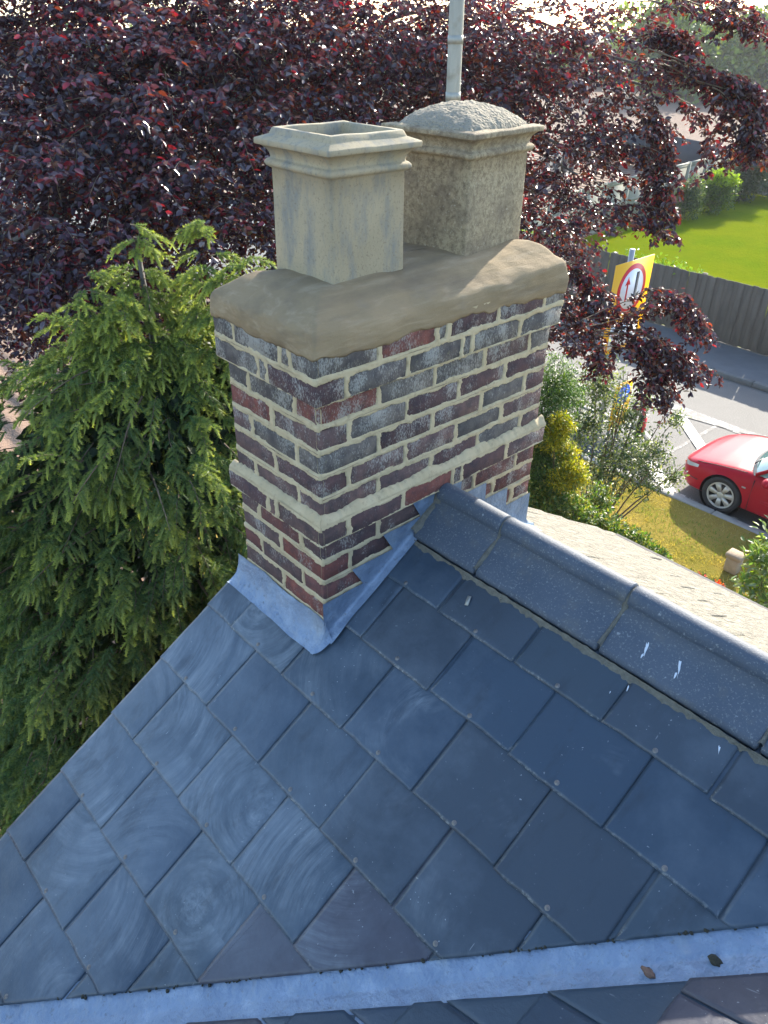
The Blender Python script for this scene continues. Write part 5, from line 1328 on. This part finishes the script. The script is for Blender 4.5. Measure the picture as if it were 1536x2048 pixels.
# long boughs that show their bare stems before the fresh tips
for q in range(46):
    d = rc.uniform(0.7, 2.8); az0 = math.atan2(*(CAM-ctip)[1::-1]); az = az0+rc.normal(0, 0.75); r_ = rf_main(d)*0.72; P0 = ctip+np.array([0, 0, -d])+np.array([math.cos(az), math.sin(az), 0])*r_
    if P0[0] > -0.9: continue
    cbranch(P0, az+rc.normal(0, 0.25), rc.uniform(0.45, 0.75), rc.uniform(-0.1, 0.3), fr(d)*0.9+0.1)
SH = np.array(SH); S_ = len(SH); n = 20
P0_, D0_, L_, br_, dr_, ra_ = SH[:, 0:3], norm(SH[:, 3:6]), SH[:, 6], SH[:, 7], SH[:, 8], SH[:, 9]
t = np.linspace(0.02, 1, n)[None, :, None]
p = P0_[:, None]+D0_[:, None]*L_[:, None, None]*t+np.array([0, 0, -1.0])*(dr_*L_)[:, None, None]*t**2
dd = norm(D0_[:, None]+np.array([0, 0, -2.0])*dr_[:, None, None]*t); side = norm(np.cross(dd, np.array([0, 0, 1.0]))+1e-6); upn = np.cross(side, dd)
c0 = np.array([0.064, 0.130, 0.046]); c1 = np.array([0.48, 0.52, 0.09]); VV, TT = [], []  # pale end stands for new growth and for sunlight put into the colour
for ring in range(2):
    a = rc.uniform(-0.7, math.pi+0.7, (S_, n, 1)); nd = norm(side*np.cos(a)+upn*np.sin(a)*0.85+dd*0.42)*(ra_[:, None, None]*rc.uniform(0.8, 1.2, (S_, n, 1))*(1-0.35*t**3))
    sdv = norm(np.cross(nd, rc.normal(size=(S_, n, 3))))*0.0020
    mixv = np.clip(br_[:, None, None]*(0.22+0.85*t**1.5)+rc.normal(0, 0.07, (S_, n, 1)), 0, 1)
    VV.append(np.stack([p-sdv, p+sdv, p+nd], 2).reshape(-1, 3)); TT.append(np.repeat((c0*(1-mixv)+c1*mixv).reshape(-1, 3), 3, 0))
V = np.concatenate(VV); TTn = np.concatenate(TT); nt_ = len(V)//3
# the soft body of each shoot, a narrow keel of close-set needles
ix = [0, 6, 13, 19]; wv = np.array([0.3, 1.0, 1.0, 0.45])[None, :, None]*(ra_*0.36)[:, None, None]
pk, sk, uk = p[:, ix], side[:, ix], upn[:, ix]
K = np.stack([pk-sk*wv-uk*wv*0.5, pk+uk*wv*0.35, pk+sk*wv-uk*wv*0.5], 2)          # S,4,3,3
kb = nt_*3+(np.arange(S_)*12)[:, None, None]; q = []
for i in range(3):
    for j in range(2): q.append(kb[:, 0, 0][:, None]+np.array([i*3+j, (i+1)*3+j, (i+1)*3+j+1, i*3+j+1]))
Qk = np.concatenate(q, 0)
mk = np.clip(br_[:, None, None]*np.array([0.18, 0.38, 0.75, 1.0])[None, :, None], 0, 1)*0.9; tk = np.repeat(((c0*0.8)*(1-mk)+c1*0.9*mk)[:, :, None, :], 3, 2).reshape(-1, 3)
V = np.concatenate([V, K.reshape(-1, 3)]); T_ = np.concatenate([TTn, tk])
lp = np.concatenate([np.arange(3*nt_), Qk.ravel()]); st_ = np.concatenate([np.arange(nt_)*3, 3*nt_+np.arange(len(Qk))*4]); tot = np.concatenate([np.full(nt_, 3), np.full(len(Qk), 4)])
me = bigmesh('needle_foliage', V, lp, st_, tot, False, T_); me.materials.append(M_needle)
o = put(bpy.data.objects.new('needle_foliage', me), conf); o['kind'] = 'stuff'
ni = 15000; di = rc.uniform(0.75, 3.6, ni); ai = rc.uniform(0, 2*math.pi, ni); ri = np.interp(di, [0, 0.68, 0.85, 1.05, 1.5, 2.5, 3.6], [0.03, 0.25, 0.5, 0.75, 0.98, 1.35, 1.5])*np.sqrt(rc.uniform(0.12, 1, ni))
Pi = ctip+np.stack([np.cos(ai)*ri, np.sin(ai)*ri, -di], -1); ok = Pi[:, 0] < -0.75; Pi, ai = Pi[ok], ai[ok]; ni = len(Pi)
leaf_mesh('inner_foliage', Pi, norm(np.stack([np.cos(ai), np.sin(ai), np.full(ni, -0.6)], -1)+rc.normal(0, 0.3, (ni, 3))), rdir(ni, rc), 0.10, 0.055, np.array([0.030, 0.050, 0.022])*rc.uniform(0.6, 1.3, (ni, 1)), M_needle, conf)  # dark leaf tint: shade inside the crown is put into the colour
tubes('boughs', cl, M_twig, conf, 3)['kind'] = 'stuff'
mb = MB(); mb.tube([cbase, ctip+np.array([0, 0, -0.15])], [0.10, 0.012], 10); mb.build('trunk', M_bark, conf, True)

# ------------------------------------------------------------------ shrubs
rs = np.random.default_rng(29)
def shrub(name, label, base, blobs, nl, leafL, ratio, tones, mat=M_leaf, cat='shrub', group=None, stems=7, shell=0.5, upl=0.0, twig=True):
    """blobs: list of (centre xyz, radii xyz, weight)"""
    t = thing(name, base, label, cat, group); Pl, Nl = [], []
    wsum = sum(b[2] for b in blobs)
    for (c, r_, wgt) in blobs:
        n = int(nl*wgt/wsum); v = rdir(n, rs); q = rs.random(n)**shell
        lump = 1+0.42*fbm(v[:, 0]*2.6+c[0], v[:, 1]*2.6+c[1], v[:, 2]*2.6, 91)
        Pl.append(np.array(c)+v*np.array(r_)*(q*lump)[:, None]); Nl.append(v)
    Pl, Nl = np.concatenate(Pl), np.concatenate(Nl); n = len(Pl)
    keep = Pl[:, 2] > base[2]+0.02; Pl, Nl = Pl[keep], Nl[keep]; n = len(Pl)
    d = norm(Nl*0.6+rs.normal(0, 0.7, (n, 3))+np.array([0, 0, upl])); nn = norm(np.array([0, 0, 1.0])+Nl*0.5+rs.normal(0, 0.5, (n, 3)))
    tn = np.array(tones)[rs.integers(len(tones), size=n)]*rs.uniform(0.65, 1.35, (n, 1))
    leaf_mesh('foliage', Pl, d, nn, leafL*rs.uniform(0.7, 1.25, n), leafL*ratio, tn, mat, t)
    if twig:
        ln = []
        for q in range(stems):
            c, r_, _ = blobs[rs.integers(len(blobs))]; e = np.array(c)+rdir(1, rs)[0]*np.array(r_)*0.85; b = np.array(base)+np.array([*rs.normal(0, 0.08, 2), 0]); s_ = np.linspace(0, 1, 8)[:, None]
            ln.append((b*(1-s_)+e*s_+np.cumsum(rs.normal(0, 0.025, (8, 3)), 0)*s_, np.linspace(0.022, 0.004, 8)))
        tubes('stems', ln, M_twig, t, 5)
    return t
def gr(px, py, depth):
    p = at(px, py, depth); return p
B = lambda px, py, d, r_, wt=1.0, sz=1.0: (at(px, py, d), (r_, r_, r_*sz), wt)
bz = lambda p: np.array([p[0], p[1], GR+0.08])
# silver variegated holly like shrub by the kerb
c_ = at(1240, 900, 10.6)
shrub('variegated_shrub', 'tall open shrub with small variegated leaves between the golden bush and the car', bz(at(1190, 960, 10.6)),
      [B(1200, 770, 10.3, 0.42), B(1170, 850, 10.4, 0.40), B(1255, 830, 10.5, 0.30, 0.45), B(1290, 800, 10.5, 0.22, 0.25), B(1250, 910, 10.6, 0.48, 1.1), B(1310, 905, 10.6, 0.28, 0.4), B(1290, 955, 10.4, 0.34, 0.45), B(1345, 955, 10.5, 0.20, 0.2), B(1350, 840, 10.6, 0.18, 0.15), B(1200, 950, 10.5, 0.34, 0.4)],
      8000, 0.055, 0.42, [(0.05, 0.09, 0.03), (0.035, 0.065, 0.03), (0.28, 0.30, 0.16), (0.11, 0.15, 0.03), (0.16, 0.17, 0.11)], stems=26, shell=0.7)
# golden evergreen and green feathery shrub beside the stack
shrub('golden_bush', 'golden yellow evergreen bush just right of the chimney', bz(at(1115, 930, 9.4)),
      [B(1122, 852, 8.5, 0.15, 0.9), B(1105, 885, 8.5, 0.13, 0.5), B(1135, 905, 8.6, 0.13, 0.5), B(1148, 950, 8.5, 0.17, 1), B(1120, 960, 8.5, 0.14, 0.5)], 5600, 0.045, 0.34, [(0.42, 0.35, 0.012), (0.34, 0.32, 0.015), (0.14, 0.18, 0.02)], stems=6)
shrub('feathery_shrub', 'soft feathery green shrub against the right edge of the chimney', bz(at(1085, 900, 9.0)),
      [B(1105, 770, 8.9, 0.34), B(1085, 840, 8.8, 0.36), B(1080, 910, 8.8, 0.36), B(1090, 970, 8.8, 0.36), B(1130, 790, 9.2, 0.25, 0.5)], 17000, 0.055, 0.22, [(0.05, 0.11, 0.02), (0.07, 0.14, 0.025), (0.11, 0.17, 0.03), (0.035, 0.075, 0.02)], stems=8, upl=-0.5)
shrub('low_shrub', 'low spreading green shrub below the sunlit roof slope', bz(at(1180, 1010, 9.0)),
      [B(1095, 1010, 8.7, 0.30), B(1150, 1040, 8.7, 0.28), B(1215, 1070, 8.6, 0.24, 0.8), B(1270, 1095, 8.5, 0.20, 0.6), B(1315, 1118, 8.4, 0.13, 0.3), B(1200, 1000, 9.2, 0.20, 0.3)], 10500, 0.05, 0.45, [(0.05, 0.11, 0.02), (0.08, 0.15, 0.03), (0.15, 0.19, 0.03), (0.20, 0.20, 0.04)], stems=10)
shrub('pale_leaved_shrub', 'pale green large leaved shrub cut by the right edge of the picture', bz(at(1540, 1200, 7.6)),
      [B(1525, 1110, 7.4, 0.16, 0.6), B(1545, 1150, 7.4, 0.24, 1), B(1520, 1195, 7.4, 0.22, 1), B(1560, 1080, 7.4, 0.24, 0.8), B(1490, 1165, 7.4, 0.10, 0.25)], 900, 0.085, 0.40, [(0.24, 0.31, 0.16), (0.12, 0.20, 0.05), (0.26, 0.30, 0.17), (0.22, 0.30, 0.02)], stems=9)
shrub('red_flowers', 'cluster of red bedding flowers at the edge of the sunlit roof', bz(at(1415, 1165, 9.9)),
      [(at(1380, 1148, 10.2), (0.06, 0.05, 0.05), 0.5), (at(1402, 1158, 10.1), (0.09, 0.06, 0.06), 1), (at(1432, 1172, 10.0), (0.10, 0.07, 0.06), 1)], 260, 0.05, 0.8, [(0.60, 0.03, 0.03), (0.65, 0.10, 0.03), (0.06, 0.10, 0.03)], cat='flowers', twig=False)
gb = lambda px, py, z=GR+0.03: CAM+(fwd+rgt*(px-768)/FOC-upv*(py-1024)/FOC)*((z-CAM[2])/((fwd+rgt*(px-768)/FOC-upv*(py-1024)/FOC)[2]))
def gshrub(name, label, px, py, r_, h, nl, leafL, tones, group=None, tops=None):
    p = gb(px, py)
    bl_ = [((p[0], p[1], p[2]+h*0.42), (r_, r_, h*0.5), 1.0), ((p[0]+0.1, p[1], p[2]+h*0.62), (r_*0.8, r_*0.8, h*0.42), 0.8)]
    t = shrub(name, label, p, bl_, nl, leafL, 0.5, tones, stems=5, shell=0.55, group=group)
    if tops: 
        n = nl//4; v = rdir(n, rs); v[:, 2] = np.abs(v[:, 2])*0.8+0.4; v = norm(v); Pl = np.array(bl_[1][0])+v*np.array(bl_[1][1])*(0.8+0.35*rs.random((n, 1))+0.3*fbm(v[:, 0]*3, v[:, 1]*3, v[:, 2]*3, 93)[:, None]); tn = np.array(tops)[rs.integers(len(tops), size=n)]
        leaf_mesh('young_leaves', Pl, norm(v+rs.normal(0, 0.5, (n, 3))), rdir(n, rs), leafL*1.2, leafL*0.6, tn, M_leaf, t)
gshrub('clipped_bush', 'clipped dark green bush on the lawn nearest the hanging copper leaves', 1367, 438, 0.62, 1.55, 4200, 0.10, [(0.03, 0.055, 0.02), (0.045, 0.075, 0.022), (0.12, 0.15, 0.05)])
gshrub('bright_bush', 'bright yellow green bush in the middle of the lawn fence', 1422, 425, 0.78, 1.45, 4200, 0.11, [(0.05, 0.09, 0.015), (0.09, 0.14, 0.018)], tops=[(0.24, 0.32, 0.02), (0.19, 0.27, 0.02)])
gshrub('photinia', 'dark green shrub with orange red young leaves in the lawn corner', 1482, 402, 1.15, 2.0, 5200, 0.12, [(0.03, 0.05, 0.02), (0.045, 0.065, 0.025)], tops=[(0.34, 0.11, 0.02), (0.32, 0.07, 0.04), (0.10, 0.10, 0.02)])
# trailing green along the top of the roadside fence
n = 1500; xx = rs.uniform(-13, 2, n); cl_ = vnoise(xx*0.9, 0, 0, 95) > 0.0; xx = xx[cl_]; n = len(xx)
Pl = np.stack([xx, 17.15+rs.normal(0, 0.10, n), GR+FH-0.10+rs.normal(0, 0.10, n)], -1)
hd = thing('lawn_edge_plants', (-6, 17.15, GR), 'loose bright green plants showing above the roadside fence', 'plants')
leaf_mesh('foliage', Pl, rdir(n, rs), rdir(n, rs), 0.11, 0.06, np.array([(0.16, 0.24, 0.02), (0.11, 0.18, 0.02)])[rs.integers(2, size=n)], M_leaf, hd)

# far hedge trees beyond the field
rf = np.random.default_rng(31)
def fartree(name, label, x, y, h, r_, tones, nl=3800):
    t = thing(name, (x, y, GR), label, 'tree', 'trees beyond the field'); bl_ = []
    for q in range(9):
        a = rf.uniform(0, 6.28); bl_.append(((x+math.cos(a)*r_*0.55, y+math.sin(a)*r_*0.55, GR+h*rf.uniform(0.25, 0.78)), r_*rf.uniform(0.38, 0.6)))
    Pl, Nl = [], []
    for c, rr in bl_:
        n = nl//9; v = rdir(n, rf); Pl.append(np.array(c)+v*rr*(rf.random(n)**0.3)[:, None]*np.array([1, 1, 1.15])); Nl.append(v)
    Pl, Nl = np.concatenate(Pl), np.concatenate(Nl); n = len(Pl); tn = np.array(tones)[rf.integers(len(tones), size=n)]*rf.uniform(0.7, 1.3, (n, 1))
    leaf_mesh('crown', Pl, norm(Nl+rf.normal(0, 0.6, (n, 3))), norm(Nl+rf.normal(0, 0.5, (n, 3))), 0.55, 0.42, tn, M_leaf, t)
    mb = MB(); mb.tube([(x, y, GR), (x+0.2, y, GR+h*0.6)], [0.3, 0.12], 8); mb.build('trunk', M_bark, t)
pals = [[(0.06, 0.10, 0.03), (0.10, 0.15, 0.03)], [(0.045, 0.075, 0.03), (0.06, 0.095, 0.035)], [(0.11, 0.16, 0.03), (0.14, 0.18, 0.035)]]
names = ['rounded green tree at the right edge of the far hedge line', 'dark green tree second from the right in the far hedge line', 'yellow green tree third from the right in the far hedge line', 'green tree fourth from the right in the far hedge line', 'pale green tree seen through the gaps at the top right']
for i, px in enumerate((1560, 1500, 1440, 1375, 1290)):
    p = gb(px, 152); d = norm((p-CAM)[:2]); p2 = CAM[:2]+d*(88+rf.uniform(-4, 14)); fartree('hedge_tree', names[i], p2[0], p2[1], rf.uniform(6.2, 8.2), rf.uniform(4.2, 6.0), pals[(1, 1, 2, 0, 2, 0, 1, 2, 0, 1)[i]])
# far hedge as one mass
n = 14000; ang = rf.uniform(R(85), R(185), n); rr = 105+6*np.sin(ang*7)+rf.normal(0, 1.2, n)
Pl = np.stack([CAM[0]+rr*np.cos(ang), CAM[1]+rr*np.sin(ang), GR+rf.random(n)**0.8*(4.6+1.2*vnoise(ang*40, 0, 0, 97))], -1)
hg = leaf_mesh('far_hedge', Pl, rdir(n, rf), rdir(n, rf), 0.9, 0.7, np.array([(0.05, 0.085, 0.03), (0.08, 0.12, 0.03), (0.10, 0.14, 0.04)])[rf.integers(3, size=n)], M_leaf, None)
setp(hg, 'distant green hedge running along the far side of the field', 'hedge', kind='stuff')

# grass tufts on the verge
rgz = np.random.default_rng(37); n = 26000
gx = rgz.uniform(-7.5, 1.5, n); gy = rgz.uniform(4.0, 9.5, n); P_ = np.stack([gx, gy, np.full(n, GR+0.07)+0.03*fbm(gx*0.5, gy*0.5, 0, 81)], -1)
h = rgz.uniform(0.025, 0.07, (n, 1)); ang = rgz.uniform(0, 6.28, n); sd = np.stack([np.cos(ang), np.sin(ang), 0*ang], -1)*0.006; lean = rgz.normal(0, 0.03, (n, 3)); lean[:, 2] = 0
V = np.stack([P_-sd, P_+sd, P_+np.array([0, 0, 1.0])*h+lean], 1).reshape(-1, 3)
dry = (fbm(gx*0.9, gy*0.9, 0, 99) > -0.1)[:, None]; tn = np.where(dry, np.array([0.40, 0.29, 0.08]), np.array([0.15, 0.19, 0.025]))*rgz.uniform(0.7, 1.3, (n, 1))
me = bigmesh('verge_grass', V, np.arange(3*n), np.arange(n)*3, np.full(n, 3), False, np.repeat(tn, 3, 0)); me.materials.append(M_leaf)
setp(put(bpy.data.objects.new('verge_grass', me)), 'short dry grass blades on the verge beside the kerb', 'grass', kind='stuff')

# small things
st = thing('wooden_block', gb(1462, 1142, GR+0.08), 'small square wooden marker block standing on the verge', 'stone')  # capped wooden block
sp = np.array(st.location)
mb = MB(); mb.box(sp+np.array([-0.095, -0.08, 0.0]), sp+np.array([0.095, 0.08, 0.24]), c=0.018); mb.build('block', M_block, st)
mb = MB(); mb.box(sp+np.array([-0.115, -0.10, 0.241]), sp+np.array([0.115, 0.10, 0.31]), c=0.015); mb.build('cap', M_block, st)
def lump(name, label, cat, p, r_, mat, sc=(1, 1, 0.55)):
    th = np.linspace(0.05, math.pi-0.05, 9); ph = np.linspace(0, 2*math.pi, 14)[:-1]
    V = np.array([[(math.sin(a)*math.cos(b), math.sin(a)*math.sin(b), math.cos(a)) for b in ph] for a in th]); V = V*np.array(sc)*r_*(1+0.35*fbm(V[..., 0]*2, V[..., 1]*2, V[..., 2]*2, int(r_*9999)))[..., None]
    F = [tuple(f) for f in gridF(9, 13, True)]+[tuple(range(13)), tuple(range(8*13, 9*13))[::-1]]
    o = obj(name, V.reshape(-1, 3), F, mat, None, True); o.location = tuple(p); setp(o, label, cat)
def valley_pt(px, py):
    d = fwd+rgt*(px-768)/FOC-upv*(py-1024)/FOC; nn = np.array([-S2, 0, C2]); q = np.array(vc)+nn*0.012; return CAM+d*((q-CAM) @ nn)/(d @ nn)
lump('moss_clump', 'dark moss clump lying in the lead valley at the right', 'moss', valley_pt(1430, 1922), 0.0125, M_moss, (1.2, 0.9, 0.7))
lump('mortar_crumb', 'small brown crumb of mortar in the lead valley', 'debris', valley_pt(1298, 1947), 0.0105, M_frag, (1.4, 0.9, 0.5))


# thin summer haze over the field
k = N('air'); k.t.nodes.remove(k.b)
pv_ = k.n('ShaderNodeVolumePrincipled', {'Color': (0.92, 0.95, 1.0), 'Density': 0.0004, 'Anisotropy': 0.3}); k.t.links.new(pv_.outputs[0], k.out.inputs['Volume'])
mb = MB(); mb.box((-430, -310, GR-1.1), (390, 490, 7.0)); hz = mb.build('haze', k.m); setp(hz, kind='stuff')

# droppings on the ridge tiles, a clip on the slates, moss along the valley edge
def splat(px, py, plane_p, plane_n, ln, wd, ang, mat, name, parent):
    d = fwd+rgt*(px-768)/FOC-upv*(py-1024)/FOC; plane_n = norm(np.array(plane_n)); c = CAM+d*((np.array(plane_p)-CAM) @ plane_n)/(d @ plane_n)
    e1 = norm(np.cross(plane_n, [1.0, 0, 0])); e2 = np.cross(plane_n, e1); u = e1*math.cos(ang)+e2*math.sin(ang); v_ = np.cross(plane_n, u)
    n = 22; a = np.linspace(0, 2*math.pi, n, endpoint=False); r_ = 1+0.35*fbm(np.cos(a)*2.3+px, np.sin(a)*2.3+py, 0, 7)
    ring = np.array([c+u*ln*math.cos(q)*w_+v_*wd*math.sin(q)*w_*(0.55+0.45*math.cos(q)) for q, w_ in zip(a, r_)]); V = np.concatenate([ring+plane_n*0.0004, [c+plane_n*0.0022]])
    o = obj(name, V, [(i, (i+1) % n, n) for i in range(n)], mat, parent, True); return o
wingp, wingn = (0.9, 0.42, -0.595+0.052-0.6208*0.08-0.004), (0, -0.553, 0.833)
for (px, py, ln, wd, an) in ((1292, 1298, 0.020, 0.005, 0.35), (1284, 1312, 0.008, 0.004, 0.1), (1358, 1338, 0.022, 0.005, 0.4), (1350, 1352, 0.009, 0.004, 0.2), (1342, 1248, 0.006, 0.003, 0.2), (1351, 1247, 0.007, 0.003, -0.3)):
    splat(px, py, wingp, wingn, ln, wd, an, M_drop, 'bird_dropping', house)
for (px, py, ln, wd, an) in ((1255, 1378, 0.008, 0.003, 0.2), (1438, 1500, 0.010, 0.003, 0.4), (1220, 1385, 0.004, 0.002, 0.2)):
    splat(px, py, P1(0.8, -0.2, 0.0155), (0, -ST, CT), ln, wd, an, M_drop, 'bird_dropping', house)
pc = P1(0.33, -0.36, 0.018); mb = MB(); Mc = Matrix.Translation(pc.tolist()) @ Matrix.Rotation(TH, 4, 'X') @ Matrix.Rotation(0.35, 4, 'Z'); mb.box((-0.006, -0.016, -0.001), (0.006, 0.016, 0.001), Mc); mb.build('slate_clip', M_galv, house)
rm = np.random.default_rng(77); Vm, Fm, nm = [], [], 0
for q in range(120):
    x = rm.uniform(-0.2, 1.6)
    if vnoise(x*5, 0, 0, 78) < -0.1: continue
    y = yv(x)-abs(rm.normal(0, 0.004)); c = np.array([x, y, Z0+0.6208*y+0.010]); r_ = rm.uniform(0.002, 0.006)
    th_ = np.linspace(0.2, math.pi-0.2, 4); ph_ = np.arange(6)*math.pi/3; S3 = np.array([(math.sin(a)*math.cos(b), math.sin(a)*math.sin(b), 0.6*math.cos(a)) for a in th_ for b in ph_])*r_*rm.uniform(0.7, 1.3, (24, 1)); Vm.append(S3+c)
    Fm += [tuple(int(i)+nm for i in f) for f in gridF(4, 6, True)]+[tuple(range(nm, nm+6)), tuple(range(nm+18, nm+24))[::-1]]; nm += 24
o = obj('valley_moss', np.concatenate(Vm), Fm, M_moss, house, True); o['kind'] = 'stuff'
